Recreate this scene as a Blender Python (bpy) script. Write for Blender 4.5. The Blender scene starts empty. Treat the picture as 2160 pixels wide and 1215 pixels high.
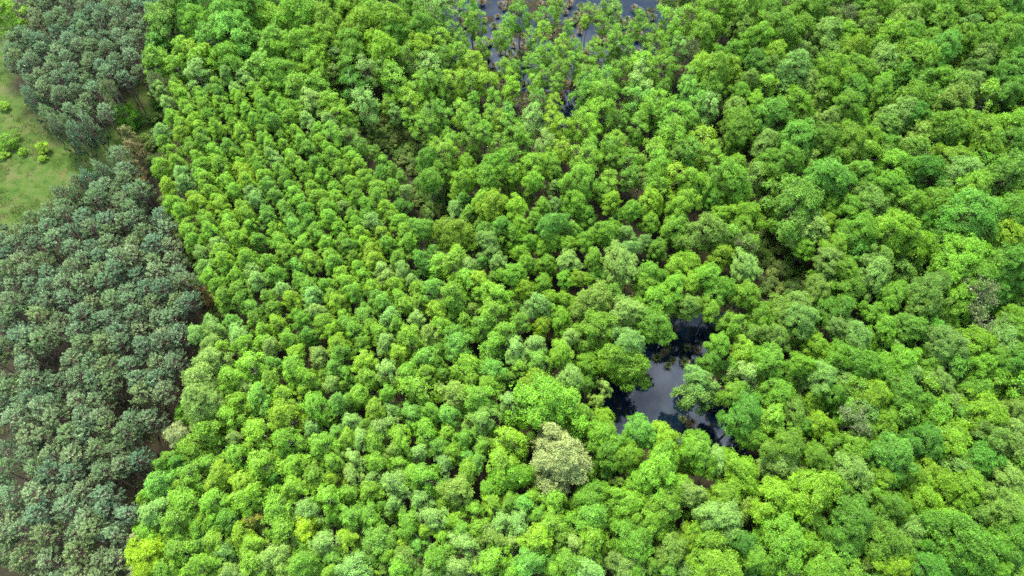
import bpy, math, random
import numpy as np
from mathutils import Vector

# ------------------------------------------------------------------ camera, sky, sun, exposure
scene = bpy.context.scene
FOCAL = 1460.0 / 2160.0          # focal length in picture widths
CAM_Z, PITCH = 120.0, math.radians(30)
cam = bpy.data.cameras.new('camera')
cam_o = bpy.data.objects.new('camera', cam)
scene.collection.objects.link(cam_o)
cam.sensor_width = 36.0
cam.lens = 36.0 * FOCAL
cam.clip_end = 6000.0
cam_o.location = (0, 0, CAM_Z)
cam_o.rotation_euler = (PITCH, 0, 0)
scene.camera = cam_o

SUN_EL, SUN_AZ = math.radians(60), math.radians(-28)     # azimuth from +Y towards +X
world = bpy.data.worlds.new('World')
scene.world = world
world.use_nodes = True
wn, wl = world.node_tree.nodes, world.node_tree.links
wn.clear()
w_out = wn.new('ShaderNodeOutputWorld')
w_bg = wn.new('ShaderNodeBackground')
w_bg.inputs['Strength'].default_value = 0.055
w_sky = wn.new('ShaderNodeTexSky')
w_sky.sky_type = 'NISHITA'
w_sky.sun_disc = False
w_sky.sun_elevation = SUN_EL
w_sky.sun_rotation = SUN_AZ
w_tc = wn.new('ShaderNodeTexCoord')
w_noise = wn.new('ShaderNodeTexNoise')
w_noise.inputs['Scale'].default_value = 7.0
w_noise.inputs['Detail'].default_value = 7
w_noise.inputs['Roughness'].default_value = 0.55
w_ramp = wn.new('ShaderNodeValToRGB')
w_ramp.color_ramp.elements[0].position = 0.47
w_ramp.color_ramp.elements[1].position = 0.70
w_mix = wn.new('ShaderNodeMix')
w_mix.data_type = 'RGBA'
wl.new(w_tc.outputs['Generated'], w_noise.inputs['Vector'])
wl.new(w_noise.outputs['Fac'], w_ramp.inputs['Fac'])
wl.new(w_ramp.outputs['Color'], w_mix.inputs[0])
wl.new(w_sky.outputs['Color'], w_mix.inputs[6])
w_mix.inputs[7].default_value = (14.5, 16.5, 19.5, 1)     # thin bright cloud
wl.new(w_mix.outputs[2], w_bg.inputs['Color'])
wl.new(w_bg.outputs['Background'], w_out.inputs['Surface'])

sun = bpy.data.lights.new('sun', 'SUN')
sun.energy = 1.5
sun.angle = math.radians(12)
sun.color = (1.0, 0.93, 0.82)
sun_o = bpy.data.objects.new('sun', sun)
scene.collection.objects.link(sun_o)
sd = Vector((math.cos(SUN_EL) * math.sin(SUN_AZ), math.cos(SUN_EL) * math.cos(SUN_AZ), math.sin(SUN_EL)))
sun_o.rotation_euler = sd.to_track_quat('Z', 'Y').to_euler()
sun_o.location = (0, 0, 150)

vs = scene.view_settings
vs.view_transform = 'Standard'
vs.look = 'None'
vs.gamma = 1.0
vs.exposure = 3.55
vs.use_curve_mapping = False
scene.cycles.max_bounces = 6
scene.cycles.diffuse_bounces = 2
scene.cycles.transmission_bounces = 4
scene.cycles.use_denoising = False

# ------------------------------------------------------------------ the plan of the wood, in metres
TREES = """
b 7.5 31.21 15.53 11.01 4.79 w large rounded pale cream-green tree in pale blossom, left of the brown gap below the pond
b 6.04 40.81 15.65 12.2 5.42 b very large bright green rounded tree just left of the pond water
b 45.42 25.75 16.24 9.68 4.21 y broad yellow-tinged green tree low right of the pond, between darker crowns
b 18.88 49.07 13.47 9.69 4.21 b big bright green tree overhanging the left bank of the pond
b -10.78 74.9 14.68 8.14 3.54 e round dark mustard-green tree beside the brown clearing in the middle left
b 54.57 81.05 16.63 12.38 5.38 m big fresh green spreading tree right of the long dark gap, right of centre
a 31.71 43.49 13.34 9.98 3.33 o thin leaning green tree standing in the pond against the open water
b -54.23 16.61 13.91 7.16 3.11 l vivid lime-yellow round tree at the pine edge, bottom left corner of the plantation
y -31.58 21.07 11.56 5.7 2.38 l lime-yellow small tree in the plantation near the bottom left
y -39.94 22.6 11.18 3.45 1.44 q tiny orange-yellow sapling among green crowns in the lower left plantation
y -55.86 15.01 10.62 4.07 1.7 w pale whitish-green low tree under the lime tree at the bottom pine edge
y -56.52 19.92 10.98 4.55 1.9 w pale washed-out green tree above the lime tree at the pine edge
a -54.01 35.78 13.06 6.9 2.3 w greyish pale half-leafed tree leaning into the pines, lower left
y -117.65 134.78 15.71 9.06 3.77 y yellow-green tree on the left edge in the top corner
b -80.57 134.47 14.81 11.37 4.94 o
b -74.6 138.3 15.29 11.37 4.94 d
b -78.05 138.43 16.57 10.36 4.51 o
b -71.8 131.9 16.54 7.96 3.46 b
b -65.62 133.58 16.69 10.91 4.74 m
b -63.36 128.5 16.29 11.64 5.06 m
y -68.25 127.22 15.86 8.67 3.61 m
b -74.33 132.96 11.01 6.12 2.66 b
y -74.66 125.64 14.24 6.57 2.74 b
y -72.36 124.44 13.42 7.63 3.18 y
b -63.57 121.53 14.3 10.44 4.54 g
y -60.1 127.96 14.26 9.69 4.04 d
y -56.23 119.35 14.5 9.28 3.87 m
b -53.33 125.97 15.62 7.52 3.27 m
b -56.54 136.3 14.15 9.93 4.32 b
b -48.99 134.93 17.17 11.62 5.05 b
b -43.09 133.5 15.48 8.61 3.74 b
b -42.55 140.93 13.76 7.93 3.45 g
b -62.14 138.11 16.63 11.04 4.8 d
b -70.27 143.25 12.58 8.4 3.65 d
y -75.73 121.05 12.81 7.6 3.17 b
y -69.86 121.35 13.79 8.56 3.57 b
y -68.58 123.13 13.69 6.43 2.68 y
y -69.44 117.29 14.27 8.41 3.5 p
b -53.17 124.5 12.54 6.6 2.87 b
b -47.04 123.17 17.19 10.08 4.38 b
b -42.15 126.87 15.6 8.35 3.63 y
b -50.68 117.17 14.49 9.99 4.34 b
b -43.48 119.99 14.87 8.14 3.54 b
y -46.73 112.82 14.19 7.88 3.28 g
y -42.47 112.76 14.68 7.81 3.25 b
y -39.48 108.8 13.45 7.68 3.2 b
y -42.41 108.19 14.63 6.69 2.79 p
a -37.31 98.96 14.07 6.85 2.28 b
a -37.47 106.15 13.13 7.1 2.37 b
b -38.13 138.93 14.3 8.79 3.82 b
b -33.2 136.13 15.13 8.61 3.74 g
b -28.08 131.93 17.42 9.27 4.03 b
b -27.09 129.88 14.94 7.39 3.21 g
b -34.6 129.57 16.55 11.15 4.85 y
b -36.31 125.5 15.73 9.15 3.98 g
b -28.98 123.69 15.91 8.99 3.91 y
b -24.32 141.22 12.17 7.83 3.41 g
a -19.19 136.22 15.76 10.54 3.51 o
b -20.98 130.96 15.36 7.38 3.21 g
a -9.65 138.0 15.42 9.86 3.29 g
a -8.08 133.95 14.37 7.75 2.58 g
a -13.98 132.58 12.82 6.5 2.17 g
a -11.63 128.81 12.9 6.66 2.22 g
a -16.76 128.48 13.57 10.25 3.42 b
b -20.67 125.03 14.54 7.21 3.13 y
a -23.36 123.93 13.4 10.1 3.37 g
a -18.51 121.17 13.84 10.8 3.72 p
a -15.77 123.56 13.25 8.76 2.92 g
a -12.24 124.72 13.14 8.8 2.93 b
a -9.28 122.72 13.06 7.45 2.48 y
a -7.46 120.02 12.29 7.38 2.46 y
a -5.63 117.14 12.6 8.5 2.83 y
a -13.31 116.24 12.98 8.47 2.82 y
a -16.11 115.93 12.37 7.27 2.42 g
a -18.79 115.17 13.52 8.44 2.81 g
a -26.22 115.98 14.14 11.03 4.06 b
a -29.01 118.68 14.42 7.38 2.46 g
a -32.29 118.87 14.26 8.67 2.89 p
a -22.34 110.45 13.38 9.49 3.16 y
a -21.19 114.07 12.75 7.22 2.41 b
a -31.71 108.99 13.99 9.72 3.24 p
a -17.64 104.67 14.98 7.98 2.66 g
a -17.98 102.4 13.59 7.95 2.65 g
a -14.85 106.45 13.23 6.93 2.31 g
a -10.88 106.95 12.67 8.12 2.71 b
a -8.45 105.13 12.22 6.9 2.3 b
a -4.06 106.35 12.85 6.91 2.3 b
a -2.02 104.28 12.63 6.85 2.28 y
a -5.93 100.68 14.03 6.69 2.23 b
a -8.64 100.48 12.77 7.87 2.62 g
a -12.97 99.97 11.96 6.76 2.25 b
a -14.13 94.33 15.15 8.68 2.89 b
b -16.8 94.05 12.81 5.33 2.32 g
b -14.56 91.67 11.46 6.07 2.64 g
b -16.45 88.28 12.79 5.19 2.26 g
b -9.81 93.53 10.53 5.52 2.4 y
b -9.18 88.31 12.81 5.33 2.32 b
b -3.14 90.38 15.44 6.05 2.63 b
b -4.68 87.64 14.86 6.0 2.61 g
b 0.32 89.04 13.11 4.56 1.98 g
a 0.0 95.08 12.94 7.66 2.55 g
a -2.96 98.3 12.82 6.66 2.22 g
a 1.99 99.2 12.31 6.7 2.23 b
a 1.65 100.42 13.44 5.57 1.86 g
a 6.88 97.87 13.68 7.74 2.58 p
a 10.05 96.06 13.85 6.57 2.19 y
b 8.4 92.33 11.93 5.45 2.37 g
a 8.13 94.36 12.4 6.56 2.19 y
b 4.1 90.24 14.66 6.08 2.64 b
b 4.66 86.34 14.44 4.47 1.94 b
b 13.34 86.54 15.77 7.47 3.25 b
a 14.73 92.95 15.19 9.73 3.24 b
a 15.82 95.13 13.95 6.56 2.19 b
a 20.09 95.73 13.77 6.61 2.2 g
a 20.16 94.35 12.43 6.61 2.2 g
a 21.66 98.38 13.23 6.72 2.24 b
a 23.58 93.19 13.2 7.69 2.56 b
a 19.58 89.85 11.44 5.42 1.81 b
a 19.41 87.39 11.84 6.43 2.14 b
a 23.61 89.28 12.52 6.49 2.16 g
a 26.18 89.36 12.04 5.43 1.81 o
a 29.35 94.45 14.98 9.96 3.32 b
a 29.2 91.01 15.16 8.69 2.9 b
a 32.14 98.02 13.99 9.06 3.02 b
a 15.25 103.38 15.71 10.19 3.4 y
a 15.74 100.26 14.89 7.81 2.6 y
a 10.54 101.25 14.37 6.71 2.24 y
a 8.42 105.38 12.9 6.88 2.29 y
a 4.05 105.2 13.44 9.17 3.06 p
a 0.0 102.98 12.97 7.94 2.65 g
a 0.0 114.23 12.56 7.13 2.38 y
a 0.0 117.65 12.26 6.33 2.11 b
a 4.86 115.07 12.96 5.34 1.78 y
a 5.44 110.52 13.63 5.22 1.74 g
a 9.14 108.82 13.46 5.19 1.73 y
a 10.09 115.47 12.59 5.37 1.79 g
a 7.32 116.93 13.05 5.39 1.8 g
a -0.67 106.65 13.11 4.59 1.53 m
a -2.14 121.52 11.63 5.53 1.84 b
a 0.7 119.38 13.1 5.44 1.81 g
a 4.22 120.61 14.11 6.37 2.12 g
a 7.84 124.49 14.2 7.43 2.48 b
a 11.12 126.17 13.77 6.56 2.19 b
a 14.76 125.95 13.08 6.58 2.19 g
a 13.95 122.69 12.64 7.43 2.48 b
a 10.53 119.46 13.79 6.36 2.12 g
a 17.23 118.2 13.34 8.19 2.73 g
a 15.76 112.53 14.81 8.82 2.94 g
a 19.66 110.12 15.94 10.54 3.51 b
a 20.22 116.0 14.1 9.69 3.23 g
a 19.28 106.93 14.89 11.61 3.87 b
a 18.51 124.55 14.27 6.52 2.17 b
a 23.88 128.82 14.14 7.65 2.55 g
a 26.51 127.39 12.32 6.7 2.23 g
a 27.73 132.9 11.89 5.89 1.96 g
a 22.45 126.41 12.25 6.65 2.22 g
a 28.7 119.48 15.5 9.86 3.29 b
a 33.68 119.75 15.27 9.94 3.31 g
a 33.03 127.36 13.2 9.05 3.02 g
a 31.31 131.2 14.07 6.8 2.27 g
a 36.53 133.22 15.97 10.56 3.52 b
a 36.24 129.02 14.03 7.8 2.6 b
a 37.53 126.28 13.21 7.75 2.58 p
a 28.43 115.04 14.99 10.91 3.64 p
a 27.58 111.39 13.85 10.78 3.59 m
a 33.2 114.76 11.69 6.13 2.04 g
a 30.62 107.85 15.48 9.38 3.13 b
a 29.53 105.53 14.15 8.14 2.71 b
a 27.02 103.18 13.33 6.9 2.3 g
a 34.08 105.67 15.36 9.34 3.11 b
a 32.69 102.87 14.03 9.26 3.09 g
a 33.69 99.18 15.1 9.08 3.03 g
a 33.53 94.68 14.02 6.68 2.23 g
a 32.56 89.32 13.69 9.85 3.28 y
a 29.1 86.86 13.3 8.62 2.87 b
a -0.74 135.66 12.31 5.88 1.96 g
a -1.47 131.96 12.53 6.75 2.25 m
a -2.9 128.81 13.0 5.69 1.9 g
a -6.54 127.7 12.15 5.68 1.89 g
a 1.87 138.44 13.86 8.92 2.97 g
a 7.89 138.36 12.32 6.96 2.32 g
a 7.28 131.52 13.86 5.74 1.91 y
a 4.75 130.05 12.41 5.73 1.91 g
a 10.19 141.28 12.8 6.03 2.01 y
a 17.94 138.61 13.11 5.97 1.99 o
a 21.26 133.7 13.89 5.84 1.95 g
a 16.73 135.9 11.87 3.94 1.31 b
a 24.51 138.01 14.37 6.96 2.32 o
a 29.71 136.09 12.89 5.97 1.99 g
a 22.6 140.98 13.41 7.07 2.36 o
a 13.26 133.33 12.5 4.85 1.62 g
a 43.29 138.92 13.65 10.65 3.67 b
b 47.57 138.11 15.32 9.83 4.27 b
b 44.88 132.57 13.95 9.61 4.18 b
b 52.34 140.3 12.08 8.06 3.5 g
b 55.52 136.64 15.78 7.88 3.43 g
b 54.17 134.34 12.76 7.87 3.42 o
b 60.64 135.82 14.27 7.97 3.46 g
b 61.14 129.93 16.59 9.68 4.21 g
b 56.13 128.11 15.08 8.6 3.74 b
b 65.94 137.94 12.35 6.11 2.66 b
b 68.09 137.52 15.9 10.14 4.41 g
b 67.0 131.54 14.63 7.92 3.44 b
b 70.21 138.29 15.88 8.15 3.54 g
b 77.16 136.61 12.05 7.27 3.16 o
b 72.56 130.43 14.69 7.97 3.47 p
b 77.89 131.45 12.64 7.13 3.1 b
b 82.36 132.51 13.51 8.25 3.58 o
b 84.55 135.7 16.61 9.36 4.07 b
b 83.45 140.68 13.4 6.38 2.77 g
b 92.03 138.55 15.78 9.64 4.19 b
b 89.74 131.98 16.54 9.35 4.06 o
b 94.76 136.49 15.36 6.41 2.79 b
b 97.85 136.15 13.86 7.57 3.29 g
b 99.29 133.13 15.33 8.56 3.72 g
b 101.53 137.7 15.65 9.84 4.28 g
b 106.18 133.36 13.54 6.56 2.85 p
b 107.4 137.48 15.9 8.86 3.85 g
b 113.87 139.86 14.17 7.97 3.47 o
b 117.37 138.36 15.32 9.13 3.97 d
b 112.06 134.75 14.18 7.8 3.39 b
b 112.15 127.6 17.67 9.74 4.23 g
b 107.76 127.16 15.05 7.51 3.27 b
b 102.24 127.6 15.14 6.34 2.76 b
b 96.71 124.0 16.68 8.21 3.57 m
b 96.4 129.69 12.87 7.4 3.22 g
b 86.7 127.55 16.12 10.17 4.42 b
b 89.56 127.97 16.0 7.16 3.11 b
b 77.05 124.01 15.3 6.86 2.98 y
b 84.16 126.96 12.76 8.13 3.54 m
b 83.65 121.81 13.87 9.95 4.33 p
b 88.98 121.26 16.1 11.01 4.79 g
b 95.61 127.41 11.26 6.3 2.74 g
b 75.71 126.78 12.5 6.97 3.03 g
b 72.93 124.8 12.29 7.87 3.42 o
b 69.26 118.79 13.72 5.68 2.47 g
b 70.93 116.33 16.06 8.43 3.67 y
b 76.09 117.76 15.46 6.68 2.9 g
b 66.88 126.57 11.37 5.87 2.55 p
b 62.48 118.18 15.68 8.34 3.63 p
b 59.6 123.55 14.28 6.61 2.87 y
b 58.42 120.97 12.39 7.52 3.27 o
b 54.29 119.4 15.22 6.41 2.79 d
b 51.53 115.17 14.36 4.48 1.95 o
b 50.52 125.66 12.78 7.55 3.28 b
b 44.28 116.56 16.57 7.97 3.47 b
b 48.21 119.2 13.47 7.3 3.17 y
b 42.79 121.02 13.3 6.38 2.77 y
a 39.47 116.39 14.73 7.39 2.46 b
a 38.03 112.51 14.27 7.27 2.42 m
a 39.1 109.94 13.49 9.67 3.22 m
b 43.39 112.78 13.46 7.04 3.06 g
a 42.0 107.68 13.89 8.38 2.79 p
b 49.75 112.53 12.5 6.24 2.71 b
b 52.14 109.67 12.37 7.09 3.08 b
b 48.09 108.43 12.32 6.12 2.66 p
b 47.25 101.2 15.19 7.55 3.28 g
b 47.17 100.56 11.33 6.8 2.96 g
b 54.97 104.77 15.11 8.66 3.77 m
b 61.03 108.68 14.16 8.05 3.5 y
b 65.3 115.87 12.38 8.42 3.66 p
b 69.22 113.63 13.25 7.45 3.24 b
b 73.39 110.97 15.23 8.33 3.62 g
b 79.43 112.41 14.82 8.52 3.71 b
b 80.68 110.69 10.84 5.73 2.49 y
b 70.49 106.58 15.64 6.3 2.74 g
b 84.1 108.27 16.1 8.46 3.68 g
b 84.35 104.6 15.1 5.57 2.42 d
b 82.97 105.49 14.03 10.31 4.48 p
b 78.94 102.87 12.87 7.35 3.2 o
b 73.64 105.25 11.78 7.34 3.19 b
b 69.15 97.42 15.63 7.81 3.4 b
b 75.94 100.71 11.64 5.44 2.36 y
b 78.85 98.45 11.57 6.35 2.76 g
b 67.38 104.26 12.91 6.26 2.72 p
b 64.09 97.1 15.63 6.83 2.97 g
b 58.78 97.93 16.25 8.46 3.68 m
b 60.15 98.21 11.42 5.18 2.25 g
b 53.06 99.12 11.96 6.82 2.97 p
b 54.99 91.72 15.48 6.54 2.84 g
b 52.67 92.93 13.3 5.77 2.51 b
b 42.41 87.26 15.77 8.61 3.74 b
b 46.14 92.61 11.51 6.56 2.85 y
a 39.6 98.64 13.96 10.89 3.84 y
a 40.62 94.11 14.14 7.88 2.63 b
a 37.02 95.09 13.91 9.01 3.0 g
a 37.79 104.65 13.16 9.44 3.15 g
b 35.12 86.7 14.82 5.38 2.34 b
b 38.6 86.45 12.9 4.68 2.03 b
b 62.41 87.16 16.52 9.0 3.91 m
b 65.83 94.01 12.26 7.76 3.37 g
b 68.93 88.49 14.74 5.88 2.56 m
b 77.91 92.14 12.89 8.84 3.84 b
b 73.42 84.72 15.32 6.71 2.92 b
b 83.22 89.99 14.18 7.97 3.47 d
b 90.75 92.85 13.81 8.26 3.59 y
b 88.87 88.15 15.28 8.94 3.89 p
b 89.82 84.2 16.41 7.92 3.44 b
b 89.98 101.16 14.83 10.33 4.49 g
b 96.27 102.23 13.08 8.68 3.78 b
b 97.76 100.04 14.94 8.61 3.74 b
b 99.01 97.46 12.32 6.71 2.92 y
b 105.96 103.13 13.18 8.97 3.9 b
b 104.45 98.8 12.68 7.84 3.41 g
b 100.58 90.19 13.8 10.36 4.5 m
b 96.36 113.81 13.64 9.01 3.92 o
b 95.03 108.79 14.68 9.78 4.25 o
b 100.89 114.83 12.91 7.12 3.1 p
b 93.93 115.78 14.34 5.97 2.6 b
b 103.88 120.09 12.28 6.27 2.73 o
b 106.73 124.0 13.36 6.38 2.77 p
b 111.33 123.82 12.58 7.56 3.29 g
b 112.85 121.06 14.06 8.57 3.73 m
b 109.35 117.34 12.38 8.43 3.67 d
b 109.85 112.82 13.41 8.3 3.61 d
b 92.76 111.24 12.02 7.89 3.43 d
b -66.27 82.12 12.99 4.09 1.78 b
y -57.53 67.96 11.11 5.14 2.14 o
b -53.13 52.7 10.82 5.07 2.2 p
y -52.23 48.66 13.49 6.27 2.61 p
y -44.64 48.0 12.84 7.71 3.21 b
y -37.24 47.01 13.8 5.97 2.49 b
y -40.44 47.78 12.58 3.78 1.58 g
y -47.43 45.86 12.89 5.38 2.24 b
y -35.12 45.42 12.52 5.21 2.17 b
y -30.41 47.64 11.54 3.72 1.55 m
y -40.78 45.16 12.89 4.51 1.88 b
y -52.17 44.64 14.34 6.95 2.9 p
b -22.42 83.02 9.85 4.44 1.93 m
b -18.13 76.3 13.03 4.93 2.14 m
y -17.15 60.06 11.75 4.57 1.9 b
y -16.9 57.24 11.92 3.76 1.57 p
y -14.01 59.09 11.43 5.32 2.22 y
y -13.0 56.22 11.1 4.51 1.88 b
y -17.95 53.0 13.07 5.91 2.46 b
y -14.59 54.1 11.2 5.23 2.18 o
y -20.08 50.42 11.83 5.18 2.16 y
y -25.17 48.44 12.91 5.14 2.14 y
y -21.51 46.71 12.83 5.08 2.12 p
y -15.34 49.5 11.86 5.13 2.14 m
y -17.52 46.6 12.41 5.07 2.11 b
y -14.58 46.45 11.82 4.34 1.81 b
y -24.97 45.49 12.31 5.11 2.13 b
y -28.66 47.19 10.54 3.73 1.55 g
y -14.59 62.6 13.08 4.56 1.9 m
y -13.58 68.15 12.34 6.27 2.61 b
y -11.07 68.28 14.31 6.18 2.58 b
y -11.06 61.33 14.09 6.02 2.51 b
y -10.07 60.69 11.76 6.1 2.54 g
y -8.13 65.02 12.93 6.14 2.56 b
y -8.48 67.76 12.93 4.64 1.93 p
y -6.04 64.15 13.27 4.56 1.9 y
b -3.7 81.66 13.76 7.36 3.2 y
b -5.63 83.39 11.99 5.98 2.6 b
b -2.18 82.06 11.69 5.95 2.59 b
b 0.91 79.63 14.64 5.06 2.2 y
b -5.53 77.07 10.67 4.39 1.91 m
b -4.81 74.03 12.38 4.28 1.86 p
b -3.93 72.4 10.76 5.02 2.18 p
b -2.66 68.9 12.05 4.2 1.83 p
b -1.8 76.22 13.7 3.57 1.55 m
b 0.0 75.42 11.69 6.52 2.83 b
b 1.5 76.52 13.54 4.3 1.87 y
b 3.31 73.68 11.57 3.58 1.55 b
b 3.92 77.54 13.4 3.59 1.56 g
b 6.16 81.55 12.58 3.68 1.6 b
b 8.49 83.24 10.36 3.76 1.63 p
b 7.78 76.33 14.83 5.7 2.48 m
b 12.44 83.38 13.02 5.97 2.59 b
b 14.71 80.93 10.34 5.25 2.28 g
b 11.45 77.6 10.19 5.17 2.25 m
b 14.15 73.96 11.97 4.31 1.88 b
b 18.15 75.62 12.75 5.81 2.52 b
b 7.28 74.79 11.54 5.05 2.2 b
b 6.07 73.26 10.3 4.33 1.88 b
b 10.56 73.35 11.26 4.31 1.87 b
b 1.8 71.29 11.1 4.27 1.85 y
b 2.92 68.08 13.09 3.46 1.5 b
b 6.31 69.63 10.06 4.99 2.17 b
b 10.5 68.1 13.57 4.86 2.11 p
b 14.9 68.99 13.56 4.19 1.82 g
b 15.99 66.84 10.6 4.95 2.15 m
b 12.63 64.78 13.48 3.42 1.49 y
b 9.82 64.72 12.46 3.43 1.49 b
b 0.29 64.95 14.23 4.75 2.07 b
b 5.56 64.78 10.91 4.16 1.81 b
b 2.32 63.43 11.72 4.81 2.09 y
y -4.31 62.12 12.72 6.07 2.53 b
y -2.26 60.92 14.23 5.98 2.49 b
y -3.38 58.5 13.62 6.7 2.79 b
b 4.28 59.73 12.06 5.41 2.35 p
b 6.91 61.51 11.08 3.42 1.49 b
b 10.12 61.48 10.81 4.12 1.79 b
b 8.59 57.94 10.58 5.44 2.37 b
b 5.42 56.73 9.94 4.06 1.77 y
y 1.39 55.95 12.83 4.42 1.84 b
y -5.33 55.53 12.35 5.94 2.47 g
y -1.1 54.17 13.53 5.11 2.13 b
y -3.31 51.79 12.66 6.58 2.74 b
y -10.1 54.81 11.38 4.47 1.86 g
y -9.33 51.47 13.33 6.56 2.73 m
y -8.16 47.97 12.47 6.52 2.72 b
y -2.98 47.26 12.47 5.76 2.4 m
y 0.81 50.21 13.53 5.04 2.1 p
y 4.09 51.2 13.36 5.06 2.11 p
y 4.31 48.23 13.59 5.73 2.39 m
y 1.08 47.81 11.79 3.6 1.5 b
b 8.32 49.18 14.52 5.12 2.23 b
b 10.09 52.36 13.44 3.25 1.41 p
y 4.01 45.33 12.89 5.7 2.38 y
b 9.57 45.24 13.58 5.09 2.21 p
b 13.0 49.24 10.49 5.3 2.3 b
b 14.6 59.73 15.12 7.37 3.2 o
b 14.93 54.27 14.57 8.6 3.74 g
b 20.31 57.24 14.77 6.68 2.91 p
b 19.75 67.56 14.89 7.66 3.33 p
b 22.03 76.22 10.58 3.68 1.6 p
b 25.75 74.77 9.45 3.71 1.61 p
b 21.68 70.45 14.01 4.23 1.84 p
b 28.21 72.93 10.29 4.41 1.92 g
b 25.31 65.92 13.19 6.33 2.75 b
b 24.65 63.71 12.1 5.6 2.43 b
b 26.6 60.85 13.2 7.62 3.31 b
b 24.26 55.06 14.85 6.91 3.0 g
b 20.26 51.6 15.31 5.86 2.55 p
b 27.16 78.76 10.98 4.49 1.95 b
b 23.35 80.79 12.86 4.46 1.94 b
b 27.5 83.25 12.21 6.09 2.65 y
b 19.24 82.67 12.4 4.49 1.95 y
b 17.62 85.21 11.66 4.55 1.98 g
b 32.25 82.34 11.1 5.37 2.33 b
b 31.87 77.13 11.97 6.74 2.93 g
b 31.11 68.17 11.57 5.78 2.51 b
b 29.52 62.6 14.3 4.84 2.1 b
b 19.07 62.98 11.44 3.46 1.51 m
y -6.76 45.55 11.18 4.33 1.8 b
y -3.72 44.54 12.91 4.25 1.77 b
b 33.71 80.91 15.0 5.23 2.28 b
b 36.68 75.14 14.28 8.16 3.55 o
b 41.09 80.5 11.0 5.42 2.36 b
b 45.92 80.78 12.17 6.82 2.96 b
b 45.38 78.23 11.27 6.19 2.69 b
b 39.88 84.19 11.5 4.68 2.04 g
b 44.74 85.09 10.35 4.77 2.08 b
b 39.55 71.0 11.34 5.19 2.26 y
b 33.27 68.84 11.36 5.09 2.21 y
b 43.22 67.43 13.35 5.84 2.54 p
b 35.72 64.5 14.73 5.63 2.45 b
b 32.77 64.14 13.15 4.22 1.84 b
b 37.41 62.72 12.96 6.4 2.78 g
b 31.91 59.62 12.21 5.25 2.28 o
b 35.47 58.89 11.89 3.95 1.72 g
b 42.68 62.59 12.37 5.77 2.51 b
b 45.24 58.18 10.86 5.77 2.51 b
b 39.32 56.75 11.59 5.3 2.31 g
b 35.49 51.53 14.33 4.43 1.92 b
b 40.56 51.16 11.04 5.57 2.42 b
b 34.59 48.98 12.12 4.45 1.94 g
b 43.82 48.1 14.28 6.83 2.97 g
b 31.17 44.98 14.15 4.92 2.14 p
b 63.55 83.81 11.07 4.96 2.15 b
b 61.65 78.65 11.25 4.83 2.1 y
b 66.32 81.22 12.81 7.39 3.21 g
b 69.86 81.46 14.64 9.08 3.95 o
b 77.2 82.0 13.91 7.62 3.31 g
b 71.34 73.9 17.62 9.57 4.16 y
b 65.79 74.59 16.02 7.89 3.43 b
b 63.13 74.43 14.06 4.71 2.05 b
b 81.29 80.01 10.84 6.03 2.62 d
b 76.42 72.33 12.87 9.07 3.94 g
b 82.69 81.6 14.68 6.86 2.98 b
b 86.52 77.41 18.3 11.04 4.8 m
b 86.72 75.52 14.09 7.7 3.35 o
b 94.7 78.77 15.96 9.73 4.23 g
b 101.43 84.45 10.46 5.61 2.44 g
b 93.72 74.3 13.82 7.88 3.42 y
b 80.85 67.21 18.08 10.48 4.56 b
b 82.94 64.11 16.56 8.9 3.87 b
b 87.58 66.77 15.24 6.65 2.89 m
b 91.03 66.6 16.39 7.54 3.28 d
b 91.68 65.65 12.99 7.66 3.33 d
b 56.48 73.54 10.51 4.56 1.98 b
b 61.29 72.05 13.38 6.24 2.71 b
b 59.17 68.9 13.56 5.35 2.33 p
b 61.11 66.56 14.29 4.55 1.98 b
b 68.1 68.76 13.85 5.49 2.39 o
b 66.24 65.5 14.93 7.71 3.35 p
b 55.56 62.41 13.32 5.94 2.58 o
b 62.47 63.86 12.01 7.7 3.35 g
b 68.11 61.1 14.54 6.11 2.66 b
b 72.07 62.82 11.01 4.75 2.06 p
b 74.48 61.74 16.29 7.78 3.38 o
b 74.11 58.74 14.46 6.99 3.04 o
b 78.27 60.96 11.4 4.81 2.09 g
b 90.8 58.45 10.69 5.03 2.19 b
b 56.56 59.28 11.88 5.94 2.58 g
b 51.22 56.32 14.06 6.44 2.8 p
b 50.89 59.9 13.36 4.92 2.14 p
b 49.23 58.9 11.62 6.56 2.85 o
b 51.92 54.65 10.93 5.81 2.53 g
b 57.85 55.34 12.19 4.4 1.91 p
b 60.42 53.43 13.42 5.86 2.55 p
b 65.1 58.5 11.64 4.56 1.98 b
b 65.67 55.08 12.3 6.79 2.95 b
b 69.51 54.59 13.64 6.06 2.63 m
b 67.35 52.16 9.83 4.56 1.98 p
b 54.04 51.75 11.54 5.05 2.19 y
b 56.51 49.79 12.76 5.74 2.5 b
b 48.3 46.8 14.53 4.79 2.08 b
b 59.24 47.74 14.55 7.15 3.11 g
b 52.17 44.86 14.64 5.52 2.4 p
b 66.69 48.75 13.42 6.66 2.89 b
b 67.73 46.61 12.29 6.69 2.91 p
b 72.15 48.62 10.97 4.57 1.99 g
b 74.48 50.91 15.84 6.8 2.96 p
b 79.56 51.17 14.73 6.98 3.03 y
b 80.02 48.47 12.85 7.02 3.05 b
b 86.34 53.39 12.73 8.93 3.88 p
b 83.23 49.15 12.79 5.52 2.4 g
b 88.06 53.13 14.25 6.46 2.81 g
b 86.09 48.21 13.49 7.16 3.11 d
b 46.36 53.61 11.73 5.67 2.47 o
b 72.64 44.85 12.93 4.49 1.95 p
b -50.44 40.81 16.08 7.42 3.23 p
y -48.84 43.72 10.91 3.87 1.61 b
y -46.21 41.43 11.81 6.11 2.54 y
y -43.94 40.6 10.67 3.03 1.26 y
y -46.61 38.59 12.76 6.03 2.51 b
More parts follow.
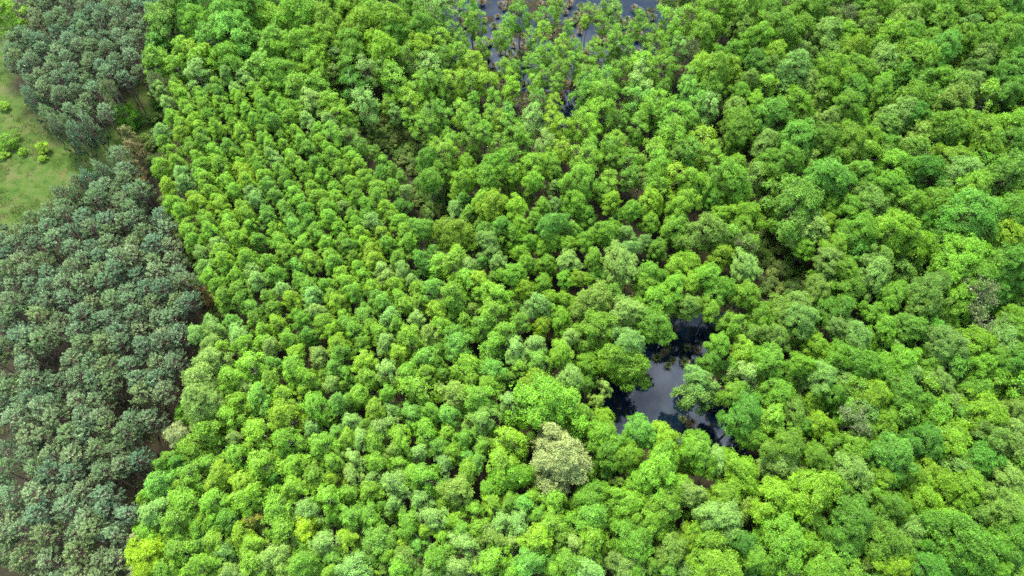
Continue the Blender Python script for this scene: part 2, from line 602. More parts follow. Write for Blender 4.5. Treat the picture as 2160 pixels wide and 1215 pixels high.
y -41.79 41.92 13.41 5.97 2.49 m
y -38.45 43.04 11.7 5.25 2.19 b
y -32.84 40.44 13.6 5.8 2.42 b
y -37.21 38.52 13.92 6.56 2.73 y
y -35.54 43.53 11.07 2.98 1.24 y
y -31.1 39.28 10.72 3.66 1.52 b
y -28.95 40.69 13.12 4.32 1.8 m
y -41.5 36.41 13.32 7.38 3.08 y
y -45.09 35.3 11.89 2.97 1.24 p
y -50.05 36.0 12.77 6.83 2.84 b
y -51.61 33.44 12.27 6.07 2.53 b
y -36.1 34.59 13.48 5.76 2.4 b
y -33.08 37.03 10.95 3.65 1.52 p
y -30.77 33.67 13.91 5.66 2.36 b
y -28.71 36.32 11.43 3.59 1.5 m
y -44.05 32.44 12.09 5.93 2.47 b
y -40.09 31.03 13.03 7.28 3.03 b
y -37.28 32.76 10.81 2.91 1.21 g
y -34.73 30.32 13.19 5.7 2.38 y
y -28.49 30.98 13.0 4.21 1.75 b
y -31.4 29.18 11.84 5.7 2.38 g
y -48.09 31.37 11.73 4.48 1.87 b
y -45.8 29.07 12.61 6.64 2.77 y
y -41.75 27.68 13.58 5.03 2.1 y
y -50.77 29.41 12.03 6.02 2.51 g
y -55.36 27.67 12.32 6.85 2.86 m
y -52.94 27.62 10.43 3.8 1.58 b
y -50.17 25.03 13.09 6.66 2.78 b
y -54.55 23.13 13.95 5.95 2.48 p
y -45.47 24.32 13.81 5.78 2.41 b
y -51.06 21.82 13.48 5.88 2.45 g
y -40.59 24.93 14.49 6.39 2.66 y
y -33.61 27.23 13.4 4.92 2.05 b
y -28.35 28.71 10.97 3.54 1.47 y
y -36.19 24.17 12.83 7.12 2.96 b
y -28.13 25.02 13.79 5.52 2.3 b
y -31.54 23.98 12.9 4.89 2.04 p
y -47.94 22.27 10.76 4.44 1.85 y
y -43.6 22.14 12.78 5.04 2.1 g
y -48.25 20.92 11.64 4.41 1.84 b
y -40.87 20.43 12.01 5.02 2.09 y
y -54.98 20.4 12.51 6.0 2.5 b
y -34.96 20.7 12.31 6.36 2.65 b
y -27.76 23.01 10.54 4.22 1.76 b
y -50.21 19.58 11.4 4.44 1.85 b
y -44.7 19.49 12.43 5.79 2.41 b
y -38.54 18.86 12.59 3.52 1.47 b
y -43.08 18.06 10.94 4.34 1.81 p
y -28.25 18.58 13.4 4.79 1.99 p
y -47.45 18.7 11.19 4.4 1.83 m
y -49.85 17.42 12.95 6.59 2.75 g
y -51.04 15.09 13.23 5.1 2.13 b
y -46.14 15.29 13.62 5.73 2.39 b
y -44.6 16.17 11.28 3.61 1.5 b
y -38.79 16.21 12.03 6.4 2.67 b
y -35.38 17.19 12.63 5.61 2.34 p
y -34.07 15.29 11.5 4.2 1.75 o
y -30.69 16.13 13.72 5.48 2.28 g
y -42.18 15.13 11.1 4.31 1.8 p
y -26.97 16.62 11.44 4.14 1.73 m
y -26.42 14.48 12.36 3.4 1.42 b
y -28.0 41.6 10.73 4.4 1.83 m
y -25.51 42.84 12.15 5.08 2.12 b
y -22.96 40.03 12.68 4.28 1.78 y
y -21.16 42.63 12.14 3.59 1.5 b
y -20.44 40.27 10.26 3.61 1.51 p
y -16.03 43.29 12.49 7.2 3.0 b
y -16.33 39.5 11.63 5.71 2.38 m
y -13.54 39.72 12.49 3.51 1.46 g
y -26.41 38.08 11.27 4.33 1.8 p
y -26.8 34.73 12.5 4.25 1.77 b
y -24.71 34.67 12.44 3.52 1.47 p
y -20.97 36.81 12.33 5.67 2.36 p
y -22.33 34.48 12.14 5.66 2.36 b
y -17.79 35.03 13.43 4.86 2.03 y
y -18.83 33.08 11.69 3.5 1.46 o
y -14.01 36.88 12.1 5.63 2.35 b
y -10.67 39.24 12.83 4.91 2.04 m
y -10.62 36.15 11.35 4.21 1.75 b
y -12.33 34.07 11.24 4.2 1.75 m
y -15.17 32.98 10.55 4.22 1.76 p
y -9.47 42.64 13.83 6.34 2.64 o
y -5.48 41.58 14.64 6.98 2.91 b
y -4.64 37.77 13.88 6.94 2.89 o
y -7.64 35.1 12.94 4.14 1.72 g
y -9.26 33.43 11.02 4.9 2.04 y
y -10.65 31.0 11.11 4.16 1.74 p
y -7.11 32.16 11.3 3.46 1.44 m
y -5.26 31.03 12.52 3.41 1.42 m
y -0.52 41.0 13.0 4.19 1.75 p
y -0.26 34.8 13.22 6.91 2.88 y
y -4.88 34.09 11.17 4.18 1.74 g
b 11.75 38.92 12.36 5.36 2.33 b
b 14.61 35.54 13.01 5.89 2.56 b
y -1.74 30.85 14.12 6.1 2.54 b
b 0.0 28.97 12.1 6.79 2.95 b
y -3.7 27.17 12.11 3.39 1.41 b
y -7.22 29.34 12.8 4.77 1.99 b
y -8.08 26.74 13.83 6.07 2.53 o
y -10.87 26.99 11.61 2.73 1.14 g
y -25.25 31.74 12.12 4.22 1.76 p
y -21.5 31.13 11.82 4.91 2.04 b
y -17.72 30.94 11.35 4.19 1.74 b
y -13.94 28.7 13.13 6.87 2.86 b
y -15.42 29.1 12.51 4.12 1.72 b
y -25.46 29.28 11.2 4.94 2.06 p
y -22.4 28.8 10.61 3.51 1.46 p
y -18.25 27.79 13.28 5.48 2.28 p
y -22.1 26.69 11.59 4.87 2.03 b
y -25.7 26.6 10.71 4.22 1.76 g
y -14.39 25.6 11.01 4.83 2.01 p
y -18.18 25.14 11.48 3.44 1.43 p
y -22.14 23.0 12.19 5.51 2.3 b
y -15.52 21.53 13.39 4.7 1.96 b
y -24.78 22.73 13.19 4.79 2.0 g
y -12.0 22.68 13.4 4.7 1.96 p
y -9.26 22.4 11.14 4.09 1.7 b
y -8.69 24.77 9.41 2.07 0.86 o
y -5.9 23.88 11.14 4.78 1.99 b
y -2.94 24.65 11.74 4.07 1.7 b
y -0.49 25.05 11.86 3.38 1.41 g
y 1.71 24.64 12.03 4.74 1.98 m
y 3.23 26.06 10.65 3.43 1.43 b
y 6.64 25.58 12.38 5.44 2.26 b
y -1.69 21.98 12.04 4.04 1.68 p
y 0.72 21.65 13.0 5.36 2.23 p
y 4.12 22.89 11.95 3.37 1.4 g
y 6.46 21.79 13.44 5.34 2.23 b
y 8.98 22.73 11.32 2.71 1.13 b
b 11.88 25.31 12.07 7.18 3.12 g
y 11.94 21.96 14.27 6.69 2.79 g
y -4.84 21.21 11.2 4.06 1.69 b
y -13.25 20.9 11.28 3.05 1.27 y
y -20.02 19.43 13.12 6.8 2.83 m
y -10.75 19.68 11.5 2.69 1.12 y
y -8.0 21.03 10.97 4.08 1.7 m
y -7.39 18.61 12.33 6.06 2.52 p
y -14.16 18.94 10.88 3.75 1.56 m
y -16.61 18.79 10.23 3.08 1.28 y
y -24.91 19.55 12.76 4.1 1.71 y
y -11.28 16.71 12.75 5.35 2.23 g
y -2.87 19.52 12.11 5.38 2.24 o
y 0.24 18.89 11.04 3.37 1.4 p
y 3.53 18.96 14.2 5.95 2.48 y
y 7.65 19.5 11.74 4.04 1.68 g
y 8.85 18.88 11.88 5.4 2.25 p
y 12.05 19.27 13.76 6.01 2.5 y
y 11.81 17.63 12.12 4.03 1.68 b
y -18.54 17.1 12.16 2.69 1.12 y
y -21.24 16.98 10.32 3.44 1.43 b
y -15.98 16.31 12.5 5.39 2.25 o
y -23.19 15.49 13.82 6.07 2.53 p
y -3.26 16.36 13.8 5.95 2.48 b
y 2.56 16.33 13.99 5.93 2.47 m
y 5.92 15.61 10.96 4.73 1.97 b
y -0.23 15.08 11.59 4.69 1.95 b
y -8.0 15.31 11.99 6.05 2.52 p
y -12.27 14.94 10.51 3.39 1.41 p
y -16.64 14.84 13.35 4.67 1.94 b
y 8.41 15.8 13.16 5.99 2.5 g
y 11.33 15.05 13.63 5.3 2.21 p
b 18.12 24.84 12.87 6.57 2.86 b
b 22.45 29.19 16.52 8.54 3.71 b
b 18.5 32.51 12.63 5.63 2.45 y
b 15.85 33.69 12.67 7.09 3.08 g
b 20.83 35.88 14.37 5.88 2.56 m
b 24.09 34.58 15.16 5.86 2.55 y
b 15.31 38.42 10.46 4.84 2.1 y
b 23.41 24.07 14.46 7.35 3.2 g
b 25.58 27.08 13.02 4.97 2.16 b
b 18.37 19.03 13.42 8.54 3.71 g
b 21.07 22.26 12.59 6.16 2.68 b
b 16.57 15.61 11.47 6.11 2.66 p
b 23.94 18.48 11.82 6.19 2.69 o
b 19.79 28.01 11.29 5.01 2.18 b
b 37.72 38.96 14.5 7.4 3.22 d
b 37.11 42.42 13.18 4.99 2.17 g
b 44.87 43.05 12.24 6.84 2.98 g
b 51.78 42.77 10.07 4.93 2.15 y
b 46.84 39.91 11.93 5.45 2.37 o
b 53.74 42.47 12.78 4.17 1.81 g
b 51.07 37.68 11.29 5.52 2.4 y
b 48.16 37.88 10.97 4.1 1.78 g
b 61.42 37.83 11.96 6.42 2.79 y
b 60.3 42.08 14.3 5.64 2.45 y
b 65.7 42.36 14.15 7.23 3.14 g
b 72.84 41.62 11.52 6.77 2.94 p
b 69.85 38.92 12.57 8.11 3.52 b
b 70.49 34.19 13.9 7.98 3.47 b
b 66.02 34.56 14.08 7.12 3.09 d
b 76.59 38.54 15.21 8.19 3.56 y
b 83.73 39.96 11.32 6.26 2.72 o
b 78.56 43.69 12.1 6.93 3.01 g
b 76.72 34.89 14.48 6.67 2.9 o
b 81.09 35.58 13.23 6.84 2.98 p
b 80.94 33.75 12.13 6.09 2.65 p
b 39.58 35.65 11.53 4.99 2.17 g
b 43.07 33.23 15.6 6.48 2.82 g
b 42.93 31.08 12.6 6.59 2.87 p
b 48.89 32.11 13.01 5.35 2.33 g
b 54.21 33.31 12.98 6.85 2.98 b
b 53.8 29.37 13.65 7.44 3.24 p
b 50.08 27.11 13.53 3.96 1.72 b
b 59.41 31.07 16.46 7.47 3.25 m
b 62.72 29.58 12.21 5.62 2.44 b
b 66.07 29.73 11.94 6.43 2.79 y
b 57.82 27.94 13.4 4.77 2.07 b
b 67.12 27.37 12.89 7.83 3.41 y
b 64.2 25.89 11.9 7.78 3.38 b
b 57.94 23.87 14.63 5.38 2.34 g
b 73.99 30.87 13.61 7.32 3.18 d
b 70.32 26.79 14.44 5.68 2.47 b
b 77.31 28.45 13.09 6.66 2.9 p
b 74.24 24.01 15.7 7.16 3.11 o
b 71.36 22.94 12.29 5.02 2.18 o
b 65.97 21.66 12.63 7.75 3.37 b
b 61.39 20.83 12.3 8.33 3.62 p
b 55.4 18.53 15.08 8.63 3.75 g
b 56.26 15.93 13.78 5.99 2.61 y
b 50.66 21.86 16.25 7.79 3.39 d
b 50.24 18.26 12.42 7.96 3.46 m
b 45.3 15.44 14.79 7.67 3.33 b
b 40.73 19.31 14.8 9.54 4.15 b
b 39.89 25.1 14.23 7.68 3.34 y
b 41.09 22.69 11.74 6.5 2.83 b
b 36.29 29.5 13.3 7.89 3.43 y
b 32.13 30.9 12.83 5.4 2.35 p
b 28.85 32.77 15.46 6.47 2.81 b
b 29.16 31.48 10.68 5.16 2.24 b
b 32.79 25.88 13.68 6.93 3.02 b
b 27.66 25.66 13.89 4.95 2.15 p
b 31.35 21.87 15.83 6.74 2.93 p
b 30.66 19.53 13.05 8.14 3.54 b
b 27.13 19.75 10.68 5.02 2.18 y
b 34.29 18.61 14.55 4.94 2.15 d
b 36.01 16.42 14.31 4.33 1.88 g
b 30.55 15.06 14.73 8.6 3.74 b
b 26.92 15.29 9.92 4.39 1.91 p
b 66.15 18.39 17.48 9.56 4.16 g
b 74.47 18.92 13.84 7.93 3.45 g
b 76.03 23.14 14.91 5.77 2.51 b
b 75.12 20.61 14.01 6.49 2.82 g
b 60.49 14.91 15.13 6.71 2.92 d
b 69.12 15.14 11.74 6.39 2.78 b
b 70.79 14.6 13.33 4.22 1.84 b
b 75.41 16.46 11.67 5.83 2.53 d
y -55.96 53.91 12.22 4.25 1.63 p
y -54.28 57.27 10.09 4.15 1.59 p
y -53.11 55.56 10.84 4.38 1.68 p
y -50.7 51.51 11.65 3.98 1.53 b
y -72.04 92.53 11.71 4.94 1.9 b
y -68.58 86.65 12.18 4.07 1.56 y
y -64.38 80.17 13.1 4.79 1.84 b
y -62.97 78.12 11.32 4.2 1.62 b
y -61.64 76.1 11.81 5.16 1.99 b
y -60.69 74.0 11.5 5.27 2.03 b
y -59.35 71.58 11.03 4.22 1.62 p
y -55.35 65.49 12.76 4.12 1.58 b
y -54.05 63.55 12.43 3.95 1.52 b
y -52.5 61.23 12.33 5.28 2.03 g
y -50.31 57.25 10.77 4.29 1.65 m
y -48.83 54.94 10.94 4.87 1.87 p
y -47.63 53.04 12.94 4.12 1.59 p
y -46.16 51.3 12.88 5.03 1.93 b
y -74.59 102.7 10.88 3.96 1.52 p
y -73.12 100.91 12.5 4.7 1.81 p
y -72.43 98.79 11.71 4.38 1.68 b
y -70.21 96.37 11.32 4.37 1.68 b
y -69.21 94.33 11.13 4.13 1.59 b
y -68.35 92.67 12.36 3.99 1.54 b
y -66.82 89.94 12.77 4.19 1.61 p
y -65.46 87.87 11.72 4.99 1.92 p
y -62.92 84.37 11.5 4.48 1.72 y
y -61.68 82.04 12.68 5.29 2.04 y
y -60.08 79.85 11.69 4.44 1.71 b
y -59.16 78.09 11.76 4.33 1.66 b
y -57.78 75.5 12.77 4.8 1.85 b
y -56.26 73.52 11.47 4.49 1.73 p
y -54.89 71.43 12.07 5.09 1.96 b
y -53.78 69.16 13.15 4.13 1.59 b
y -52.71 67.62 11.1 4.27 1.64 b
y -51.09 65.45 12.28 4.17 1.6 b
y -49.76 63.23 12.21 5.28 2.03 g
y -48.9 61.22 11.41 4.89 1.88 g
y -47.18 59.33 11.29 4.89 1.88 m
y -46.21 57.42 10.67 5.18 1.99 g
y -44.58 55.21 11.21 4.11 1.58 b
y -43.06 52.7 11.43 4.34 1.67 b
y -42.13 51.19 12.19 4.2 1.62 p
y -78.07 114.73 11.71 4.39 1.69 p
y -76.83 113.35 11.48 4.09 1.57 p
y -75.55 111.12 10.86 4.75 1.83 p
y -74.44 108.57 12.7 5.28 2.03 p
y -72.53 106.45 11.25 4.16 1.6 b
y -71.87 104.76 12.75 4.52 1.74 b
y -70.18 102.82 12.33 4.87 1.87 b
y -69.15 100.28 12.51 4.3 1.65 y
y -67.64 98.38 11.09 4.32 1.66 g
y -66.67 96.61 11.53 4.39 1.69 g
y -65.13 94.42 11.63 4.09 1.57 b
y -63.67 92.23 11.23 5.31 2.04 b
y -62.69 89.8 11.73 5.24 2.01 b
y -61.49 88.2 12.0 4.94 1.9 b
y -59.92 85.96 11.88 4.16 1.6 b
y -58.3 83.71 11.7 4.19 1.61 y
y -57.2 81.52 12.95 4.84 1.86 y
y -55.94 79.43 11.28 5.02 1.93 b
y -54.84 77.87 12.01 5.23 2.01 b
y -53.7 75.69 12.44 5.11 1.96 b
y -52.17 73.89 12.02 5.03 1.93 b
y -50.74 71.52 10.62 4.62 1.78 y
y -49.34 68.97 12.81 5.11 1.97 b
y -48.46 67.25 11.28 5.1 1.96 p
y -46.73 64.84 13.17 4.29 1.65 p
y -44.33 61.44 12.34 3.94 1.51 g
y -43.34 59.22 11.71 4.3 1.65 g
y -41.71 56.4 11.43 4.37 1.68 y
y -39.3 52.93 11.95 4.93 1.9 g
y -37.48 50.35 12.4 4.09 1.57 y
y -73.87 114.67 12.07 4.82 1.85 b
y -72.78 112.47 12.64 4.75 1.83 b
y -71.3 111.07 12.3 5.02 1.93 b
y -69.81 108.3 12.28 4.52 1.74 b
y -68.68 106.31 12.65 5.18 1.99 b
y -67.13 103.98 12.07 4.84 1.86 y
y -66.07 102.23 12.34 4.94 1.9 y
y -65.25 100.41 12.17 4.92 1.89 g
y -63.72 97.94 13.01 5.03 1.93 g
y -61.85 96.0 11.89 4.69 1.81 b
y -60.58 93.84 11.39 4.8 1.85 b
y -59.48 91.84 12.61 5.32 2.05 b
y -57.37 87.95 12.03 5.31 2.04 b
y -55.63 86.06 11.76 4.86 1.87 b
y -52.95 81.34 11.64 5.01 1.93 b
y -51.82 79.79 12.14 4.72 1.81 b
y -50.74 77.62 11.06 4.4 1.69 b
y -48.95 74.92 10.71 4.86 1.87 g
y -45.59 69.03 11.79 4.92 1.89 b
y -44.07 66.63 11.64 5.33 2.05 g
y -41.57 62.72 12.65 4.15 1.6 p
y -40.24 60.87 12.45 4.47 1.72 y
y -38.84 59.0 10.39 4.22 1.62 b
y -37.73 56.76 11.61 4.15 1.6 b
y -36.16 54.34 11.09 4.52 1.74 d
y -33.59 50.28 10.92 5.12 1.97 p
y -68.26 112.23 11.89 5.19 2.0 g
y -67.28 110.42 12.05 4.73 1.82 b
y -65.99 108.19 12.73 4.46 1.71 b
y -64.79 106.37 11.79 4.65 1.79 g
y -63.19 103.79 10.47 4.27 1.64 b
y -61.7 101.61 13.34 4.56 1.75 b
y -59.13 97.77 11.65 4.35 1.67 m
y -57.99 96.29 10.49 4.68 1.8 b
y -56.64 93.86 10.34 4.18 1.61 b
y -55.55 91.93 10.47 5.2 2.0 y
y -53.77 89.59 11.75 4.92 1.89 y
y -52.7 87.87 13.05 3.99 1.54 y
y -51.77 85.7 11.82 4.52 1.74 p
y -50.58 83.5 12.25 4.24 1.63 p
y -48.45 81.0 11.31 4.08 1.57 m
y -47.64 79.52 11.75 4.22 1.62 m
y -46.15 77.33 10.58 4.94 1.9 y
y -45.05 74.63 10.94 4.58 1.76 b
y -43.75 72.62 12.86 4.21 1.62 b
y -42.54 70.93 12.85 4.56 1.75 b
y -40.92 68.98 10.5 4.52 1.74 m
y -39.85 66.19 10.36 4.86 1.87 g
y -38.21 64.54 11.53 3.93 1.51 g
y -37.21 62.69 12.42 5.18 1.99 g
y -35.93 60.86 12.73 4.87 1.87 p
y -34.64 58.42 12.5 4.31 1.66 p
y -33.41 55.95 12.79 5.0 1.92 b
y -32.1 54.57 12.15 4.34 1.67 y
y -30.56 52.1 12.71 5.27 2.03 y
y -29.54 50.4 12.45 5.25 2.02 g
y -65.06 114.01 12.88 4.34 1.67 g
y -64.09 112.02 12.77 4.18 1.61 g
y -63.23 110.29 11.65 5.24 2.02 b
y -61.86 108.03 11.29 5.01 1.93 b
y -60.17 105.98 12.14 3.99 1.53 b
y -59.07 104.29 11.04 4.17 1.6 b
y -57.54 101.59 11.68 5.12 1.97 b
y -56.13 99.74 13.13 3.96 1.52 b
y -55.19 97.73 10.88 5.07 1.95 b
y -53.57 95.44 12.66 4.64 1.78 b
y -52.1 93.27 12.38 3.97 1.53 b
y -51.28 91.73 11.93 4.26 1.64 b
y -50.16 89.24 11.86 4.71 1.81 b
y -48.65 87.05 12.48 4.7 1.81 m
y -47.14 84.73 11.55 3.91 1.5 m
y -44.87 81.35 12.15 4.57 1.76 m
y -43.29 79.0 10.95 5.2 2.0 m
y -41.95 76.96 12.53 5.01 1.93 m
y -40.97 75.06 12.08 4.4 1.69 g
y -39.87 72.87 12.21 4.85 1.87 b
y -38.15 70.4 11.87 4.36 1.68 b
y -36.86 68.6 12.93 4.61 1.77 b
y -34.61 64.37 11.25 4.09 1.57 g
y -32.95 61.94 11.55 4.94 1.9 y
y -31.52 60.11 12.54 4.97 1.91 y
y -30.32 58.34 10.67 4.31 1.66 b
y -29.29 56.1 12.16 5.28 2.03 g
y -27.84 54.28 12.76 4.71 1.81 g
y -26.53 52.3 11.64 4.34 1.67 g
y -63.69 117.85 12.58 4.61 1.77 p
y -60.96 113.67 11.79 4.17 1.6 p
y -60.33 112.09 11.9 4.0 1.54 b
y -58.97 109.85 12.4 4.66 1.79 b
y -57.01 107.43 11.44 5.11 1.96 b
y -54.83 103.57 13.03 4.5 1.73 b
y -53.16 101.62 11.37 4.02 1.55 b
y -52.12 99.05 11.95 5.04 1.94 b
y -50.64 97.33 11.97 4.47 1.72 b
y -49.59 95.65 11.49 4.64 1.78 p
y -48.01 93.29 11.07 4.96 1.91 p
y -47.09 91.4 11.98 4.17 1.6 g
y -45.53 89.22 12.19 4.76 1.83 g
y -44.38 86.96 11.8 3.9 1.5 g
y -43.04 85.03 12.16 4.47 1.72 b
y -41.56 82.63 12.15 3.93 1.51 b
y -40.63 80.6 12.18 4.13 1.59 g
y -39.3 78.75 11.1 5.12 1.97 g
y -37.91 76.39 11.56 4.91 1.89 g
y -36.5 74.84 11.79 4.36 1.68 g
y -35.27 72.85 12.27 4.76 1.83 b
y -34.08 70.06 11.92 4.77 1.83 b
y -32.94 68.55 12.19 4.25 1.64 g
y -31.48 66.08 12.37 4.12 1.58 b
y -30.5 64.35 12.49 4.69 1.8 b
y -28.68 62.08 12.93 4.92 1.89 g
y -27.15 59.88 10.09 4.14 1.59 m
y -26.43 57.96 11.79 5.3 2.04 m
y -25.0 55.93 11.37 4.73 1.82 b
y -23.72 54.01 11.94 4.74 1.82 b
y -22.12 51.84 12.5 4.65 1.79 p
y -59.79 117.72 12.32 4.63 1.78 p
y -58.32 115.79 12.06 4.56 1.76 p
y -56.89 113.45 11.79 4.46 1.71 b
y -55.4 111.69 11.25 4.83 1.86 b
y -54.2 109.78 12.43 5.06 1.94 b
y -52.97 107.54 12.79 4.88 1.88 g
y -51.87 105.6 11.84 4.0 1.54 g
y -50.67 103.62 12.33 4.71 1.81 g
y -48.99 101.47 9.72 4.89 1.88 b
y -47.78 98.81 10.69 3.95 1.52 b
y -46.37 96.83 12.99 4.07 1.57 b
y -45.14 94.65 12.26 4.38 1.68 b
y -44.16 92.79 12.28 4.96 1.91 b
y -42.49 90.7 12.94 4.15 1.6 b
y -41.33 89.11 10.8 4.58 1.76 b
y -40.03 86.95 11.46 4.09 1.57 b
y -38.55 84.5 11.85 4.98 1.92 b
y -37.25 82.66 11.19 4.84 1.86 b
y -36.18 80.72 12.79 4.16 1.6 b
y -34.76 78.59 12.98 5.23 2.01 b
y -33.41 76.49 11.69 4.07 1.57 b
y -32.26 74.12 11.66 4.55 1.75 g
y -30.98 72.6 12.12 4.69 1.8 g
y -29.81 70.27 11.03 4.13 1.59 b
y -28.55 67.67 11.64 3.99 1.54 b
y -27.36 66.31 11.58 4.08 1.57 b
y -25.61 63.74 12.24 4.16 1.6 b
y -24.75 61.68 11.77 4.73 1.82 m
y -23.55 59.81 12.17 5.03 1.94 m
y -22.04 57.43 12.24 4.57 1.76 p
y -20.49 55.87 12.28 4.29 1.65 g
y -53.9 115.17 11.94 5.13 1.97 b
y -51.89 111.56 11.21 5.01 1.93 b
y -49.97 109.25 11.67 4.91 1.89 b
y -48.8 107.12 11.81 5.02 1.93 b
y -47.42 104.79 12.35 4.49 1.73 b
y -45.17 101.18 12.23 4.85 1.87 b
y -43.69 98.94 11.96 4.74 1.82 b
y -42.45 96.75 11.76 4.56 1.75 m
y -40.18 92.84 11.72 4.3 1.65 g
y -38.34 90.28 11.54 5.17 1.99 b
y -35.71 86.46 11.02 5.1 1.96 b
y -34.61 84.37 11.75 5.22 2.01 b
y -33.05 82.08 11.31 3.94 1.51 p
y -31.64 79.97 10.72 4.1 1.58 b
y -30.47 78.27 10.91 4.98 1.91 b
y -29.41 75.55 12.29 4.09 1.57 y
y -28.1 73.77 11.28 5.14 1.98 y
y -26.91 71.65 11.71 5.0 1.92 y
y -25.7 69.68 11.74 4.82 1.85 y
y -24.38 67.63 11.7 4.59 1.77 p
y -23.2 65.99 11.72 4.54 1.75 p
y -21.59 63.98 12.04 5.26 2.02 y
y -20.2 61.62 11.96 3.94 1.52 b
y -19.14 59.81 12.15 4.68 1.8 b
y -45.77 108.72 11.89 4.49 1.73 b
y -44.8 107.02 11.67 5.08 1.95 b
y -43.38 104.57 12.66 4.15 1.59 p
y -41.86 102.52 11.82 4.27 1.64 p
y -40.71 101.2 11.88 4.2 1.62 b
y -39.69 98.55 12.6 4.09 1.57 b
y -38.45 96.59 11.95 4.39 1.69 b
y -36.51 94.25 13.17 5.11 1.97 b
y -34.44 90.51 12.93 4.74 1.82 b
y -32.49 88.07 11.71 4.07 1.56 b
y -31.69 86.09 12.47 4.12 1.58 b
y -30.77 84.33 11.68 4.67 1.8 b
y -28.98 82.3 11.59 4.84 1.86 g
y -27.88 80.17 11.25 5.05 1.94 g
y -26.77 77.86 12.81 4.55 1.75 p
y -25.24 75.92 11.29 5.12 1.97 y
y -23.81 73.45 11.21 5.13 1.97 b
y -21.17 69.6 12.04 4.96 1.91 g
y -20.3 67.54 12.52 4.03 1.55 p
y -18.47 65.39 10.9 4.22 1.62 p
y -17.64 63.37 11.32 4.34 1.67 b
y -39.35 104.65 12.27 4.4 1.69 p
y -38.23 102.73 11.33 4.71 1.81 p
y -33.71 96.46 10.97 4.48 1.72 b
y -32.66 94.04 11.42 4.95 1.9 b
y -31.15 92.31 11.81 4.68 1.8 b
y -30.25 89.97 11.29 4.61 1.77 b
y -28.83 87.85 12.1 3.91 1.51 b
y -27.09 85.73 12.51 5.12 1.97 b
y -26.19 83.62 13.2 4.36 1.68 g
y -24.67 81.5 12.31 4.48 1.72 y
y -23.69 79.55 11.29 4.46 1.72 b
y -22.01 77.78 12.1 4.15 1.6 b
y -20.9 75.51 12.59 4.77 1.84 b
y -19.71 73.64 12.26 5.31 2.04 b
y -17.0 69.34 13.54 4.07 1.57 d
y -15.87 67.69 12.04 4.71 1.81 d
y -87.27 149.39 13.64 10.64 4.57 g
y -59.76 148.77 13.58 9.2 3.83 g
y -49.06 148.01 14.48 10.14 4.22 o
y -37.15 150.23 12.2 8.36 3.49 g
y -30.8 150.17 12.84 10.02 4.19 d
y -24.22 148.55 14.14 10.3 4.29 g
a -18.17 150.26 12.75 9.95 3.9 o
a 39.46 148.81 14.24 11.11 3.74 p
y 45.7 148.72 13.55 9.02 3.76 o
y 53.21 149.27 12.93 8.42 3.51 g
y 58.85 147.66 14.8 10.3 4.29 b
y 66.0 149.77 12.73 8.89 3.7 b
y 77.01 148.69 13.21 8.0 3.33 d
y 83.11 150.28 12.46 9.17 3.82 b
b 88.99 149.53 13.5 10.53 4.65 g
y 101.06 150.31 12.7 9.9 4.34 d
y 109.24 149.96 12.63 8.98 3.74 d
y 113.29 147.02 15.77 11.69 4.87 g
y 123.53 148.16 14.91 11.63 5.13 p
a -16.88 144.65 11.92 9.3 3.63 p
y 76.64 142.45 13.26 8.33 3.47 g
y 127.58 143.26 13.4 10.46 4.64 b
y 123.02 134.05 13.33 10.05 4.19 b
y -82.58 129.32 11.57 7.73 3.22 d
y 104.43 126.96 11.63 9.07 3.78 b
y 122.13 126.89 11.72 9.14 3.85 o
a -40.01 123.99 12.99 8.97 2.99 p
y -79.7 121.5 13.91 8.74 3.64 g
a -36.73 121.1 13.6 10.32 3.44 g
a 24.63 119.57 13.15 8.62 2.87 g
a -40.78 120.03 11.6 8.97 2.99 o
y 86.53 117.63 12.96 9.99 4.16 d
y 91.24 116.34 13.52 8.2 3.42 g
y 116.0 116.59 14.09 10.42 4.34 d
a -35.3 116.21 13.13 10.25 3.56 d
a -9.75 116.86 11.92 8.59 2.86 g
y 60.88 116.98 12.12 9.45 4.09 p
y 55.44 114.77 12.71 8.74 3.64 b
a -14.52 114.37 9.27 5.18 1.73 g
a -3.97 112.72 11.21 6.03 2.01 b
y 104.14 112.75 12.52 9.77 4.07 g
a -8.65 111.7 10.77 5.55 1.85 g
a -27.59 111.61 9.48 5.3 1.77 b
y 67.42 111.03 10.96 7.79 3.25 o
y 112.71 108.51 14.16 9.64 4.02 b
a -25.47 108.96 9.56 5.23 1.74 p
a -22.37 106.77 10.35 4.74 1.58 b
a -35.29 105.93 9.92 4.71 1.57 b
a 23.79 105.9 10.43 6.02 2.01 d
a -14.93 104.8 10.19 5.77 1.92 g
y 110.74 101.93 13.26 9.33 3.89 g
a -34.85 102.26 10.5 6.31 2.1 o
y 84.78 100.32 13.02 7.4 3.08 o
a 26.28 101.61 9.27 4.57 1.52 b
a -31.38 98.36 11.85 5.39 1.8 g
a -28.69 96.77 10.77 4.7 1.57 g
a -8.32 98.03 9.36 4.78 1.59 g
y 72.9 95.71 13.0 7.5 3.13 b
y 82.25 95.32 13.98 9.01 3.75 g
y 107.58 95.24 12.19 7.45 3.1 g
y -26.88 95.13 9.72 3.95 1.64 g
y 61.74 94.63 11.8 8.08 3.37 o
y 97.6 94.32 10.6 7.48 3.12 g
y -24.77 92.35 10.21 3.63 1.51 g
y -27.25 91.06 10.62 4.19 1.75 d
y 49.48 90.93 12.08 7.82 3.26 o
y -23.02 90.86 9.37 3.85 1.6 g
y 53.39 89.44 12.04 6.38 2.66 g
y 105.07 88.56 14.42 9.98 4.16 p
y -24.52 88.4 9.81 4.2 1.75 g
y 8.5 88.43 9.66 3.89 1.62 p
y -22.02 88.07 8.59 3.53 1.47 p
y -11.41 87.09 9.95 3.8 1.59 b
y -0.19 88.09 8.91 4.48 1.87 g
